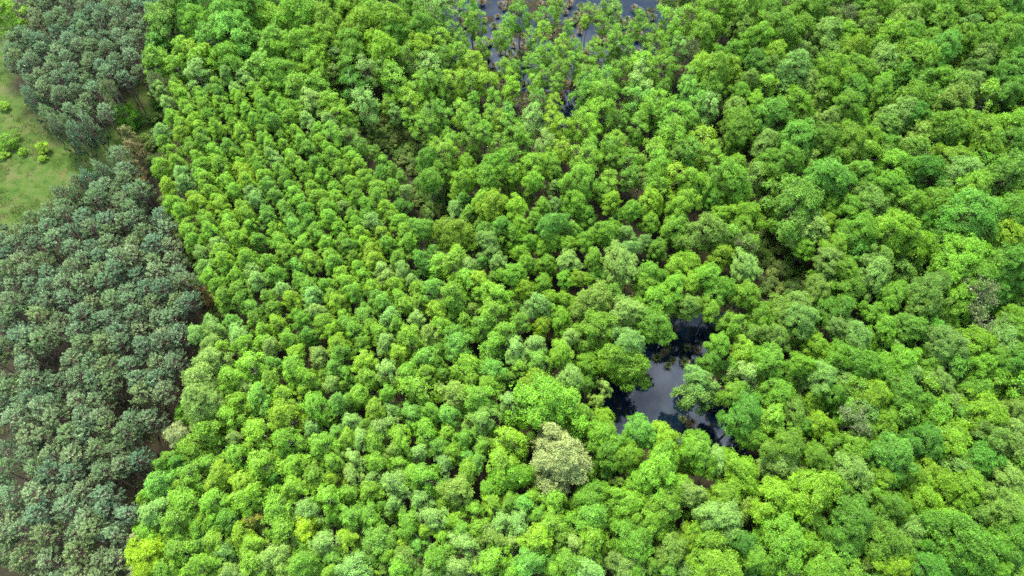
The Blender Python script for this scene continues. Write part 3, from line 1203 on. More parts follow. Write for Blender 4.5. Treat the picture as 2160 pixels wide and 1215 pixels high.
y 3.29 87.1 8.61 4.03 1.68 g
y -9.58 84.64 10.29 3.68 1.53 d
y 103.54 82.22 14.16 9.4 3.92 b
y -11.23 82.77 10.08 4.0 1.67 p
y -8.68 81.95 9.81 4.1 1.71 g
y 20.94 80.85 9.7 3.6 1.5 b
y 83.74 78.8 12.39 7.08 2.95 d
y 58.1 76.42 13.29 8.15 3.39 p
y 100.34 76.71 13.31 9.38 3.91 b
y -16.05 76.26 9.11 4.01 1.67 g
y 41.54 74.75 12.11 6.14 2.56 g
y 82.29 74.63 11.3 7.5 3.12 d
y 90.86 74.23 11.84 7.29 3.04 b
y -7.69 74.69 8.38 3.79 1.58 d
y 44.75 73.22 11.74 6.92 2.88 b
y -14.82 72.19 10.58 3.44 1.43 d
y 65.23 71.68 12.72 7.24 3.02 d
y 100.35 71.26 11.75 6.88 2.87 g
y -5.85 69.75 9.79 3.19 1.33 d
y 73.24 68.12 10.53 6.47 2.7 o
y -3.37 66.72 10.16 3.31 1.38 g
y 60.01 67.06 11.05 7.41 3.09 g
y 97.68 66.48 11.75 6.65 2.77 g
y 88.98 63.2 11.58 8.01 3.34 d
y 94.84 63.42 11.4 8.61 3.59 g
y -7.29 62.62 9.23 3.12 1.3 g
b 80.41 60.81 14.12 7.68 3.34 b
y 0.61 61.16 8.84 3.76 1.57 o
y -7.18 59.67 9.94 3.7 1.54 o
y 59.79 58.92 12.21 6.11 2.54 d
y 84.07 59.23 11.9 6.87 2.86 g
y 95.14 58.72 11.47 7.58 3.16 d
y -11.09 58.38 9.11 3.89 1.62 g
y -8.63 57.63 10.45 3.61 1.5 b
y 78.82 58.01 11.33 8.06 3.36 b
y 74.8 55.31 11.34 7.49 3.12 d
y 43.75 55.04 9.44 5.52 2.3 o
y 93.31 52.55 11.67 7.03 2.93 g
y -13.07 52.23 9.46 3.95 1.64 g
y -50.84 50.1 8.72 4.1 1.71 p
y -13.02 50.08 8.75 4.01 1.67 g
y 75.53 48.05 12.8 7.57 3.15 d
y 38.03 48.31 9.57 5.43 2.26 g
y 63.92 47.52 11.88 6.71 2.8 g
y 92.12 48.01 10.89 7.15 2.98 o
y -32.98 47.47 8.95 3.49 1.45 b
y -12.12 47.56 8.84 3.73 1.56 g
y 40.12 46.61 12.19 6.85 2.86 p
y -0.16 46.14 10.06 3.02 1.26 g
y 57.32 46.26 10.7 5.65 2.35 p
y 83.41 46.43 11.03 7.66 3.19 g
y -30.87 45.26 10.64 3.99 1.66 p
y -19.88 45.22 10.7 3.88 1.62 g
y 13.22 46.04 8.61 3.69 1.54 g
y 50.52 45.47 10.7 5.64 2.35 o
y 87.09 45.02 12.8 8.37 3.49 b
y -45.49 44.63 10.29 4.06 1.69 p
y -33.27 44.91 9.48 3.75 1.56 g
y -29.04 45.21 8.74 3.75 1.56 g
y 16.2 45.41 8.1 3.36 1.4 p
y 71.29 44.51 11.87 7.62 3.17 b
y 58.41 43.52 12.27 7.23 3.01 g
y 14.37 42.46 9.53 3.06 1.28 o
y 88.34 41.1 12.94 8.06 3.36 b
y 55.95 40.8 10.94 5.95 2.48 b
y -55.83 40.38 9.37 4.15 1.73 b
y -8.13 40.46 8.77 3.04 1.27 b
y 58.81 39.68 12.25 6.74 2.81 p
y 43.06 38.96 12.31 7.05 2.94 b
y 64.86 38.86 12.64 7.18 2.99 g
y 74.16 38.92 12.06 6.02 2.51 d
y -24.22 37.68 10.3 3.05 1.27 b
y 87.08 37.16 11.36 7.68 3.2 p
y 58.48 36.4 10.64 5.46 2.28 o
y 3.41 36.16 8.2 2.89 1.21 g
y -47.74 35.36 8.55 3.25 1.36 g
y -34.29 33.48 9.88 2.94 1.22 b
y -55.65 32.74 10.21 3.5 1.46 g
y 85.61 32.91 10.7 6.43 2.68 o
y -56.98 31.51 9.65 3.56 1.48 g
y -53.79 31.26 10.71 4.11 1.71 d
y 70.63 30.35 12.48 6.78 2.83 p
y 82.06 30.55 11.51 6.12 2.55 g
y 13.05 30.4 8.31 2.68 1.12 g
y 15.2 30.51 8.16 3.48 1.45 d
y -37.69 29.26 10.34 3.64 1.52 d
y 17.05 28.9 8.67 2.53 1.06 o
y -40.68 28.25 8.74 3.02 1.26 o
y 83.37 27.7 12.19 6.57 2.74 p
y -49.24 27.45 9.34 3.31 1.38 g
y 55.56 26.44 11.82 6.33 2.64 b
y -58.8 26.28 8.71 3.57 1.49 b
y -10.98 25.5 9.25 3.72 1.55 b
y -20.32 24.75 9.4 3.01 1.25 b
y 36.8 24.72 10.86 6.75 2.81 o
y 69.69 24.48 11.57 5.61 2.34 g
y 83.35 24.2 10.3 6.85 2.85 o
y -19.06 23.68 8.29 3.14 1.31 g
y 28.18 23.65 8.38 2.92 1.21 g
y 56.4 23.06 12.42 6.3 2.62 g
y -38.77 22.2 9.47 3.84 1.6 o
y 45.62 21.8 12.53 6.74 2.81 g
y -29.66 21.78 8.1 3.23 1.34 p
y 80.57 20.17 11.15 6.73 2.8 g
y -32.83 18.96 9.64 3.15 1.31 o
y 53.51 16.51 10.34 5.27 2.19 o
y 80.22 16.55 10.45 6.36 2.65 g
y -19.52 15.94 9.29 3.04 1.27 o
y 21.03 15.83 10.26 3.55 1.48 g
y -29.0 15.27 9.95 3.45 1.44 g
y 23.5 15.21 10.39 3.61 1.5 g
y 38.93 15.25 10.59 4.88 2.03 g
y 41.4 15.22 11.13 5.74 2.39 p
y -36.99 14.83 8.66 3.29 1.37 b
y -21.15 14.61 10.36 3.31 1.38 b
y -14.18 14.64 10.11 3.28 1.36 g
y 35.94 14.78 9.94 5.84 2.43 d
y 50.16 14.61 11.69 7.01 2.92 b
y 65.69 14.66 10.62 5.22 2.18 d
y -4.62 13.57 9.04 2.86 1.19 g
y 3.69 13.55 9.17 2.7 1.12 b
y 53.8 13.46 10.98 5.78 2.41 g
y 75.35 13.34 11.96 5.8 2.42 g
y -40.63 13.07 8.48 3.64 1.52 d
y -32.79 13.02 8.61 2.78 1.16 b
y -29.8 12.84 10.34 3.15 1.31 d
y -19.11 12.86 10.16 3.26 1.36 o
y 14.01 13.09 8.11 2.98 1.24 g
y 19.55 12.92 9.75 3.51 1.46 b
y 57.89 12.97 10.08 5.67 2.36 g
y -34.78 12.27 10.13 2.87 1.2 o
y -27.3 12.3 9.9 3.05 1.27 g
y -24.04 12.25 10.54 3.57 1.49 b
y -16.02 12.37 9.2 2.79 1.16 p
y -12.87 12.39 9.26 3.62 1.51 d
y -9.76 12.49 8.4 3.71 1.55 g
y -2.03 12.28 10.04 2.89 1.21 g
y 1.14 12.5 8.24 3.4 1.42 g
y 6.24 12.42 8.74 2.88 1.2 g
y 9.33 12.3 9.95 3.18 1.32 b
y 22.63 12.32 9.64 2.75 1.14 g
y 25.0 12.24 10.5 3.24 1.35 b
y 37.6 12.25 11.33 5.81 2.42 g
y 43.17 12.41 9.74 5.24 2.18 g
y 70.45 12.28 10.95 5.36 2.23 o
y -42.69 11.82 8.94 2.97 1.24 d
y -37.77 11.87 8.65 3.49 1.46 b
y -6.43 11.71 10.23 3.59 1.5 o
y 16.29 11.76 9.6 3.29 1.37 o
y 46.04 11.62 12.29 6.91 2.88 b
y 60.74 11.8 10.26 6.25 2.61 b
y 64.75 11.84 9.7 5.63 2.35 b
"""
PINES = """
-70.21 13.79 12.03 1.79 0
-66.64 13.76 12.53 1.92 0
-63.32 14.13 13.22 1.99 0
-60.76 13.78 12.99 1.97 0
-76.6 17.88 11.64 1.8 0
-73.29 16.97 12.1 1.92 0
-69.45 16.83 12.15 1.79 0
-65.35 17.72 11.41 2.08 0
-61.39 16.79 11.99 1.75 0
-58.98 16.82 11.8 2.18 0
-77.29 20.38 12.42 2.11 0
-74.66 21.1 12 1.93 0
-70.69 19.87 12.8 2.27 0
-66.84 20.69 11.06 2.02 0
-64.1 20.71 12.89 2 0
-60.31 20.11 12.32 1.94 0
-80.13 22.82 11.29 2.1 0
-76.68 23.26 11.02 1.95 0
-72.74 23.46 13.26 1.86 0
-68.28 23.39 13.42 1.97 0
-64.89 22.62 12.94 2.01 0
-62.37 23.43 12.34 1.88 0
-57.98 22.7 13.24 1.76 0
-78.42 26.09 12.99 1.78 0
-74.08 26.11 13.08 2.27 0
-70.12 26.95 11.42 1.94 0
-67.32 26.88 11.49 2.06 0
-63.88 26.18 12.66 1.91 0
-83.27 29.28 11.17 2.03 0
-79.86 29.51 13.28 1.77 0
-75.32 30.22 12.46 1.83 0
-72.96 29.21 12.51 2.29 0
-69.8 29.65 12.01 2.18 0
-64.71 29.88 12.49 2.02 0
-61.94 30.25 12.26 1.76 0
-81.46 33.18 12.93 1.8 0
-77.78 31.92 11.94 1.88 0
-74.17 32.67 11.59 2.04 0
-70.26 32.6 12.47 2.23 0
-66.85 33.07 12.27 1.87 0
-63.03 32.69 12.62 1.76 0
-59.88 32.22 11.31 1.77 0
-78.83 36.36 12.05 2.24 0
-76.35 35.22 11.89 2.18 0
-72.24 36.22 12.45 2.25 0
-69.29 36.14 11.88 2.04 0
-65.77 36.52 12.77 1.86 0
-62.31 35.56 13.09 2.11 0
-84.36 39.25 11.82 1.75 0
-80.71 38.36 13.45 2.08 0
-76.98 39.6 13.5 2.23 0
-74.73 38.3 13.08 2.1 0
-70.3 38.58 13.28 2.09 0
-67.18 38.24 12.76 1.85 0
-63.08 38.86 11.58 1.82 0
-59.96 38.22 11.43 2 0
-86 41.55 13.13 2.18 0
-82.47 41.36 11.07 1.77 0
-80.1 41.65 12.16 2.07 0
-76.74 41.22 12.73 1.83 0
-72.42 41.59 12.49 1.91 0
-69.8 41.92 11.46 2 0
-61.97 42.42 12.99 2.11 0
-58.36 42.49 13.36 1.92 0
-87.63 44.8 11.53 1.87 0
-85.12 44.53 11.65 1.97 0
-80.65 45.29 13.18 2.17 0
-78.07 44.74 11.14 2.14 0
-73.6 45.68 13.41 2.29 0
-70.74 45.32 12.57 2.28 0
-67.8 44.65 12.48 2.19 0
-63.26 44.59 13.44 2.01 0
-59.75 45.54 13.1 1.85 0
-89.45 48.68 12.05 1.89 0
-87.29 47.59 13.37 2.06 0
-83.04 47.72 13.1 1.79 0
-75.37 48.88 13 2.22 0
-72 48.71 11.98 1.99 0
-68.93 47.91 13.43 1.97 0
-65.83 47.54 12.83 1.81 0
-61.48 48.68 11.66 2.04 0
-57.9 48.69 13.09 2.01 0
-91.42 51.86 11.04 2.24 0
-88.47 52.05 11.93 1.97 0
-85.2 51.27 11.91 1.97 0
-81.2 51.8 13.41 2.16 0
-74.23 51.3 13.02 2.2 0
-70.47 51.77 13.26 1.78 0
-67.78 51.91 13.25 1.83 0
-63.74 50.92 13.06 2.13 0
-60.6 52.02 13.23 1.78 0
-90.61 55.18 13.22 2.13 0
-86.46 53.81 12.48 2.25 0
-83.46 53.67 13 2.23 0
-80.11 54.17 12 1.87 0
-76.6 54.77 12.61 1.8 0
-72.3 54.06 11.28 1.94 0
-68.53 54.27 13.21 1.84 0
-66.07 54.77 11.21 1.95 0
-61.41 54.21 11.64 2.03 0
-59.24 54.02 12.52 2 0
-92.24 58.18 11.83 2.26 0
-88.85 57.78 12.46 1.9 0
-84.13 57.24 12.8 2.22 0
-81.44 57.31 11.11 1.93 0
-77.11 57.97 13 2.04 0
-73.8 56.87 11.57 2 0
-71.16 57.21 13.23 2.1 0
-67.57 57.58 12.93 1.82 0
-63.64 58.09 11.34 1.97 0
-60.5 57.39 12.51 2.08 0
-89.36 60.01 13.49 2.2 0
-85.7 60.15 11.37 1.81 0
-83.78 60.93 12.27 1.83 0
-80.14 61.21 12.79 1.81 0
-76.03 60.35 11.78 1.79 0
-71.89 60.08 12.83 2.21 0
-69.22 60.31 12.59 1.9 0
-65.34 60.42 11.97 1.92 0
-61.46 61.37 11.21 1.85 0
-59.05 60.23 12.6 1.98 0
-95.36 64.02 12.76 2.23 0
-91.43 63.94 11.86 1.82 0
-88.1 64.37 11.54 2.14 0
-84.49 63.23 12.5 2.12 0
-81.64 63.81 12.85 1.79 0
-78.46 63.25 13.44 2.12 0
-74.24 64.5 13.1 2.1 0
-70.62 63.17 11.67 1.93 0
-67.25 63.32 11.64 2.21 0
-63.73 63.5 12.99 1.9 0
-59.48 64.47 12.53 2.1 0
-96.78 66.62 11.44 2.27 0
-93.26 66.6 13.49 2.04 0
-89.41 66.06 12.71 1.85 0
-86.48 66.65 11.66 1.96 0
-82.51 67.01 11.13 1.83 0
-80.28 67.34 13.31 1.77 0
-75.91 66.19 12.91 2.28 0
-72.69 66.52 13.37 1.83 0
-69.34 66.03 11.25 2.16 0
-65.99 67.57 11.97 2.25 0
-62.25 66.73 11.75 1.82 0
-98.66 69.96 11.1 2.24 0
-95.09 70.29 12.13 1.78 0
-91.78 69.58 12.33 2.21 0
-88.08 69.63 11.83 2.15 0
-80.94 69.94 11.35 1.98 0
-78.11 70.5 11.44 1.8 0
-73.54 69.88 13.09 2.25 0
-70.77 70.02 13.4 2.14 0
-67.19 69.79 11.62 1.79 0
-64.51 69.93 11.15 2.23 0
-97.1 72.52 13.38 2.19 0
-93.96 73.06 12.69 1.78 0
-90.22 73.36 12.02 2 0
-86.31 73.17 13.14 2.19 0
-83.48 72.88 11.77 1.89 0
-79.42 72.69 11.63 2.24 0
-76.49 73.32 11.48 2.29 0
-71.8 73.36 12.42 1.99 0
-68.34 73.39 12.57 2.28 0
-65.24 73.08 11.49 1.85 0
-98.49 75.39 12.69 2.28 0
-94.8 75.73 11.95 2.29 0
-92.05 75.77 11.71 2.1 0
-88.51 76.31 12.83 2.09 0
-84.98 76.26 11.17 1.97 0
-80.59 76.56 12.78 1.95 0
-78.45 76.13 11.35 1.81 0
-71.07 75.74 11.77 2.06 0
-66.58 76.8 11.96 2.11 0
-93.84 79.91 11.01 2.1 0
-89.63 79 12.88 1.77 0
-86.91 79.46 12.56 2.19 0
-82.99 79.37 12.53 2.2 0
-79.29 78.47 11.84 2.29 0
-75.55 79.15 11.18 1.94 0
-73.06 79.27 11.76 1.99 0
-68.27 78.57 12.61 1.84 0
-91.28 82.15 11.09 2.06 0
-87.73 82.28 11.74 2.15 0
-81.55 82.82 13.18 2.29 0
-77.27 82.56 11.99 2.11 0
-75 81.92 11.88 2.27 0
-90.44 85.83 12.02 2.14 1
-86.93 85.5 12.46 2.02 1
-82.49 85.9 12.58 2.12 0
-79.22 85.86 11.16 1.95 0
-75.9 85.51 11.53 2.12 0
-73.19 85.23 13.05 2.17 0
-88.12 88.52 11.62 2.02 1
-84.76 88.2 13.05 1.79 1
-81.25 87.99 11.53 1.86 0
-77.31 88.44 12.64 1.99 0
-83.12 90.92 12.67 2.16 1
-79.4 91.71 11.32 2.07 0
-81.08 95.21 12.6 2.11 0
-91.95 101.2 13.12 2.2 1
-97.62 103.9 12.66 1.78 1
-93.64 103.24 13.11 1.76 1
-90.47 103.77 13.26 2.04 1
-99.27 106.57 12.4 1.9 1
-94.52 107.81 12.01 1.82 0
-91.92 107.07 12.83 1.77 0
-87.98 107.11 11.95 1.85 0
-97.43 110.64 13.32 1.96 0
-92.73 110.57 11.8 1.87 0
-106.18 113.01 11.71 2.06 1
-102.95 113.59 12.43 1.98 0
-98.91 112.61 11.66 1.96 0
-95.52 113.47 11.5 1.84 0
-91.21 113.79 12.32 2.29 0
-107.34 116.58 11.91 1.98 1
-104.01 116.36 11.18 1.94 0
-100.37 116.52 12.87 1.8 0
-97.51 116.86 11.38 1.79 0
-94.21 117.15 11.17 1.91 0
-89.22 117.04 13.3 2.19 0
-86.15 117.12 11.73 1.8 0
-108.68 120.15 12.13 1.89 0
-105.28 119.01 11.46 2.21 0
-103 120.26 12.54 1.98 0
-98.77 118.9 12.3 2.22 0
-94.68 120.07 12.99 1.77 0
-91.52 119.88 12.83 2.03 0
-88.47 119.36 12.55 2.02 0
-84.45 119.97 11.15 1.81 0
-113.84 122.99 11.76 2.09 0
-111.62 122.79 13.4 1.79 0
-107.5 121.99 13.03 1.86 0
-103.79 122.81 11.42 2.29 0
-99.96 122.55 12.77 1.78 0
-96.7 123.28 11.14 1.91 0
-93.97 121.98 13.07 1.95 0
-89.56 122.64 12.64 1.88 0
-85.84 123.09 12.83 2.12 0
-113.38 125.22 12.8 1.96 0
-109.43 125.5 11.07 2.18 0
-106.4 125.92 12.45 1.83 0
-103.04 125.36 12.11 2.2 0
-98.07 125.89 13.38 1.99 0
-95.85 126.23 12.74 2.22 0
-91.59 124.98 13.29 1.81 0
-87.68 126.23 13.37 1.75 0
-114.23 128.56 12.82 2.02 0
-110.49 128.61 13.41 2.26 0
-108.04 128.16 13.34 2.08 0
-104.51 128.22 11.15 2.3 0
-101.21 128.52 13.38 2.16 0
-96.51 129.08 12.55 2.11 0
-93.26 128.07 11.34 2.04 0
-90.32 129.29 12.88 1.98 0
-112.51 131.14 13.12 1.92 0
-109.83 131.2 11.14 1.97 0
-105.33 132.34 11.91 2.12 0
-102.5 132.29 11.55 2.14 0
-99.2 131.84 13.16 1.88 0
-95.62 131.7 11.04 2.22 0
-91.92 132.62 11.18 2 0
-87.72 131.3 11.66 2.26 0
-111.32 135.48 11.85 1.95 0
-107.67 135.32 12.92 1.8 0
-104.69 134.78 12.7 1.95 0
-100.6 134.99 12.85 1.94 0
-96.51 135.42 13.41 1.79 0
-92.78 134.57 11.81 2.02 0
-89.69 134.95 11.33 1.86 0
-85.78 134.4 11.99 2.16 0
-112.48 137.66 12.2 2.18 0
-108.61 137.48 11.54 2.17 0
-106.38 138.19 12.13 2.19 0
-102.62 138.48 11.19 2.07 0
-99.4 137.57 12.46 1.95 0
-95.76 137.52 13.48 1.88 0
-92.51 137.31 13.11 2.21 0
-88.74 137.4 11.12 1.94 0
-85.23 137.39 12.4 2.23 0
-118.68 140.58 12.43 2.11 0
-114.94 141.57 11.45 2.07 0
-111.67 141.73 11.38 1.8 0
-106.7 141.48 12.52 1.76 0
-103.28 141.47 11.13 2.24 0
-100.96 141.26 11.22 1.88 0
-96.78 141.24 11.37 2.16 0
-93.04 141.46 12.49 1.94 0
-89.76 140.84 12.06 2.15 0
-85.83 140.7 12.66 2.17 0
-116.26 143.9 11.88 1.88 0
-112.68 144.11 12.4 2.24 0
-109.8 144.92 13.1 2.24 0
-106.08 144.92 11.03 1.79 0
-101.99 143.85 12.25 1.83 0
-98.18 144.53 12.84 1.86 0
-92.24 144.05 12.92 2.23 0
-89.04 144.28 12.46 1.98 0
-114.77 147.49 12.23 2.2 0
-110.28 148.15 11.48 2.11 0
-107.34 147.33 12.71 1.97 0
-103.43 147.45 11.72 2.07 0
-100.77 146.78 11.49 2.22 0
-96.64 148.18 11.4 1.89 0
-93.27 147.82 12.35 1.86 0
"""
BARE = """
83.59 57.94 16.59 5.07 greyish bare-twigged round tree at the right edge, mid height
55.64 37.84 14.09 3.15 grey thinly leafed tree right of the pond in the lower right
40.55 125.80 13.35 2.58 grey-white leafless tree beside the flooded wood at the top
-77.27 116.69 13.47 2.67 pinkish-grey leafless tree at the top left pine edge
43.91 72.31 13.31 2.55 pale grey-green thinly leafed tree left of the long dark gap
78.29 136.80 14.60 3.54 dark grey leafless crown near the top right
-86.67 111.52 13.81 2.93 grey dead pine with bare branches in the upper pine stand
"""
POND_OUTLINE = [(15.1, 44.1), (19.4, 49.2), (23.6, 52.1), (26.9, 58.0), (32.3, 61.6), (40.8, 62.6), (39.5, 57.0), (35.4, 50.6), (34.5, 46.9), (40.7, 47.8), (41.8, 41.4), (40.1, 36.2), (34.3, 36.2), (29.6, 39.2), (26.3, 40.1), (17.8, 40.1)]
SWAMP_OUTLINE = [(-20.2, 172.8), (45.6, 172.8), (38.6, 144.1), (30.9, 132.1), (25.5, 130.5), (16.6, 114.9), (7.7, 114.9), (-2.2, 116.4), (-4.6, 130.5), (-14.0, 133.8)]
MEADOW_OUTLINE = [(-140.9, 153.2), (-129.0, 145.9), (-117.7, 122.5), (-104.8, 107.6), (-94.2, 112.0), (-89.1, 125.7), (-83.6, 124.1), (-77.8, 103.4), (-83.2, 103.4), (-91.0, 99.3), (-98.6, 88.9), (-103.9, 84.0), (-111.2, 76.9)]
GAPSHRUBS = """
-22.22 98.57 1.15
-31.77 107.09 1.31
-24.39 105.42 0.94
-30.01 112.33 1.87
-33.05 113.33 1.72
-27.12 108.69 1.43
-30.27 105.94 1.50
-28.50 110.64 1.30
-25.18 102.69 1.45
-33.71 117.92 1.06
-31.65 111.05 1.30
-30.59 116.11 1.44
-27.77 113.67 1.06
-23.36 104.01 1.65
-26.78 103.87 0.87
-35.11 114.11 1.82
-28.83 107.62 1.32
-20.21 97.76 1.44
-21.11 104.48 1.44
-21.70 100.37 1.57
-29.65 109.26 1.47
-23.11 108.52 1.68
-22.64 105.54 1.28
-22.26 102.67 1.27
-25.84 107.72 1.69
-25.94 110.13 1.67
-31.59 109.07 1.66
-24.22 101.21 1.42
-26.94 106.42 1.16
-36.37 115.88 0.89
-34.34 110.86 0.87
-31.21 113.71 1.78
-20.10 101.03 1.51
-34.70 116.04 1.84
-32.23 118.50 1.43
-32.96 115.35 0.95
-28.41 105.64 1.51
-19.57 91.35 1.38
-17.86 85.82 1.16
-20.89 92.84 0.81
-18.25 94.14 1.70
-14.01 93.81 1.53
-15.21 87.36 1.72
-16.85 88.24 1.82
-13.41 90.71 0.87
-20.50 89.88 0.89
-15.69 93.03 0.95
-18.00 89.67 0.86
-19.26 89.19 1.80
-16.70 91.32 1.17
-14.54 88.85 1.65
-19.84 94.73 1.34
-15.15 95.54 1.69
-16.99 95.60 1.18
-14.76 90.49 1.77
-21.36 91.25 0.97
-18.56 87.47 0.96
-13.64 95.52 1.28
-18.52 92.37 1.14
-16.18 89.62 1.88
-21.37 94.71 1.01
53.69 82.39 0.89
55.92 74.20 1.51
53.11 77.24 1.22
58.00 78.07 1.23
58.49 73.04 1.06
56.70 80.22 1.29
53.95 86.42 1.76
55.49 85.49 0.90
51.12 74.55 1.14
56.16 78.21 1.19
55.46 80.48 1.03
52.87 68.10 1.19
52.44 74.82 1.32
56.20 70.38 0.84
54.71 77.92 1.75
57.34 68.83 1.89
51.15 76.07 1.79
57.89 70.74 1.24
54.83 87.90 1.59
56.35 88.41 1.29
52.46 71.97 1.21
55.84 71.81 1.48
59.22 75.33 1.06
59.96 78.06 0.82
58.52 80.94 1.54
52.24 83.19 1.89
51.54 69.82 1.58
54.88 69.33 1.29
55.00 82.98 1.66
53.93 72.98 1.77
54.02 74.83 0.87
57.07 84.79 1.58
51.90 81.11 1.89
52.21 78.92 1.27
57.78 82.05 1.25
52.31 85.01 1.05
52.64 88.54 0.85
56.97 76.87 1.82
56.86 86.97 1.16
50.36 68.27 1.19
55.57 68.35 1.75
57.04 83.17 0.83
53.53 84.11 1.31
16.89 28.98 1.44
15.33 31.38 0.98
16.00 30.61 0.90
17.69 30.69 1.32
16.77 27.90 1.33
15.54 29.10 1.79
16.71 31.75 0.81
14.92 28.05 1.47
-68.36 80.15 1.75
-56.06 59.29 0.88
-59.54 66.08 1.36
-72.70 90.50 1.66
-59.31 60.24 1.03
-69.36 84.42 1.51
-83.39 107.48 1.52
-79.75 100.83 1.59
-84.34 122.10 1.63
-72.46 85.62 1.01
-62.00 71.51 1.69
-69.29 81.95 1.38
-71.43 87.17 1.62
-83.81 113.28 1.49
-70.64 83.29 1.23
-64.40 70.18 1.53
-81.64 109.52 1.25
-65.40 77.54 1.60
-56.95 61.32 1.74
-80.58 106.98 1.43
-67.67 82.26 1.59
-62.61 68.54 0.88
-80.84 102.41 0.81
-57.12 56.76 1.65
-72.80 88.88 1.84
-57.83 58.83 1.61
-75.16 94.45 1.22
-61.13 67.78 1.53
-75.99 97.27 1.89
-58.00 62.56 1.49
-81.58 105.70 1.27
-83.66 118.45 1.37
-74.90 90.35 1.10
-64.65 74.90 1.35
-82.45 114.22 1.42
-78.17 98.69 0.87
-66.65 75.86 0.86
"""


# ------------------------------------------------------------------ helpers
C = scene.collection
rng = np.random.default_rng(11)
rnd = random.Random(5)

def picture(x, y, z):
    """where a point falls in the picture, in percent across and down (for the labels)"""
    Z = z - CAM_Z
    cy = y * math.cos(PITCH) + Z * math.sin(PITCH)
    cz = -y * math.sin(PITCH) + Z * math.cos(PITCH)
    return 50 + 100 * FOCAL * x / -cz, 50 - 100 * FOCAL * cy / -cz * 2160 / 1215

def mesh_np(name, V, polys=None, tone=None, mat=None, smooth=False):
    """mesh from numpy verts and an (m, n) index array"""
    me = bpy.data.meshes.new(name)
    V = np.asarray(V, np.float32)
    Fc = np.asarray(polys, np.int32)
    m, n = Fc.shape
    me.vertices.add(len(V)); me.vertices.foreach_set('co', V.ravel())
    me.loops.add(m * n); me.loops.foreach_set('vertex_index', Fc.ravel())
    me.polygons.add(m); me.polygons.foreach_set('loop_start', np.arange(0, m * n, n, dtype=np.int32))
    me.update(calc_edges=True)
    if smooth:
        me.polygons.foreach_set('use_smooth', np.ones(m, bool))
    if tone is not None:
        at = me.attributes.new('tone', 'FLOAT', 'FACE'); at.data.foreach_set('value', np.asarray(tone, np.float32))
    if mat: me.materials.append(mat)
    return me

def obj(name, me, parent=None, loc=(0, 0, 0), scale=(1, 1, 1), rotz=0.0, color=None):
    o = bpy.data.objects.new(name, me)
    C.objects.link(o)
    o.parent = parent
    o.location = loc; o.scale = scale; o.rotation_euler = (0, 0, rotz)
    if color: o.color = (*color, 1)
    return o

LABELS = set()
def tag(o, label, cat, group=None):
    o['label'] = label; o['category'] = cat
    if group: o['group'] = group
    LABELS.add(label)

ONES = 'zero one two three four five six seven eight nine ten eleven twelve thirteen fourteen fifteen sixteen seventeen eighteen nineteen'.split()
TENS = 'zero ten twenty thirty forty fifty sixty seventy eighty ninety'.split()
def words(v, half=False):
    if half:
        k = int(round(v * 2)); w = words(k // 2)
        return w + '-and-a-half' if k % 2 else w
    k = max(0, int(round(v)))
    if k < 20: return ONES[k]
    if k > 99: return 'hundred'
    return TENS[k // 10] + ('-' + ONES[k % 10] if k % 10 else '')
def place_words(x, y, z):
    px, py = picture(x, y, z)
    W = []
    for hf in (False, True):
        X, Y = words(px, hf), words(py, hf)
        if py < 1: W.append(f'cut by the top edge {X} percent across')
        elif py > 99: W.append(f'cut by the bottom edge {X} percent across')
        elif px < .8: W.append(f'cut by the left edge {Y} percent down')
        elif px > 99.2: W.append(f'cut by the right edge {Y} percent down')
        else: W.append(f'{X} percent across, {Y} percent down')
    return W

def unique_label(head, x, y, z):
    for w in place_words(x, y, z):
        l = f'{head}, {w}'
        if l not in LABELS: return l
    return l

def unit(v): return v / np.maximum(np.linalg.norm(v, axis=-1, keepdims=True), 1e-6)
def rdir(n): return unit(rng.normal(size=(n, 3)))

def cards(P, N, L, W):
    """one rhombic leaf per point, facing N"""
    n = len(P)
    t = unit(np.cross(N, rdir(n))); b = np.cross(N, t)
    L = L[:, None]; W = W[:, None]
    V = np.stack([P - t * L, P + b * W - N * W * .35, P + t * L, P - b * W - N * W * .35], 1).reshape(-1, 3)
    return V, np.arange(4 * n).reshape(n, 4)

def tube(path, radii, sides=6):
    path = np.asarray(path, float); k = len(path)
    V, Fc = [], []
    for i in range(k):
        d = unit((path[min(i + 1, k - 1)] - path[max(i - 1, 0)])[None])[0]
        a = np.cross(d, [1, 0, 0] if abs(d[0]) < .8 else [0, 1, 0]); a /= np.linalg.norm(a)
        b = np.cross(d, a)
        for j in range(sides):
            w = 2 * math.pi * j / sides
            V.append(path[i] + radii[i] * (a * math.cos(w) + b * math.sin(w)))
    for i in range(k - 1):
        for j in range(sides):
            j2 = (j + 1) % sides
            Fc.append((i * sides + j, i * sides + j2, (i + 1) * sides + j2, (i + 1) * sides + j))
    return np.array(V), np.array(Fc)

def merge(parts):
    Vs, Fs, o = [], [], 0
    for V, Fc in parts:
        Vs.append(V); Fs.append(Fc + o); o += len(V)
    return np.concatenate(Vs), np.concatenate(Fs)

# ------------------------------------------------------------------ materials
def new_mat(name):
    m = bpy.data.materials.new(name); m.use_nodes = True
    nt = m.node_tree; nt.nodes.clear()
    out = nt.nodes.new('ShaderNodeOutputMaterial')
    return m, nt.nodes, nt.links, out

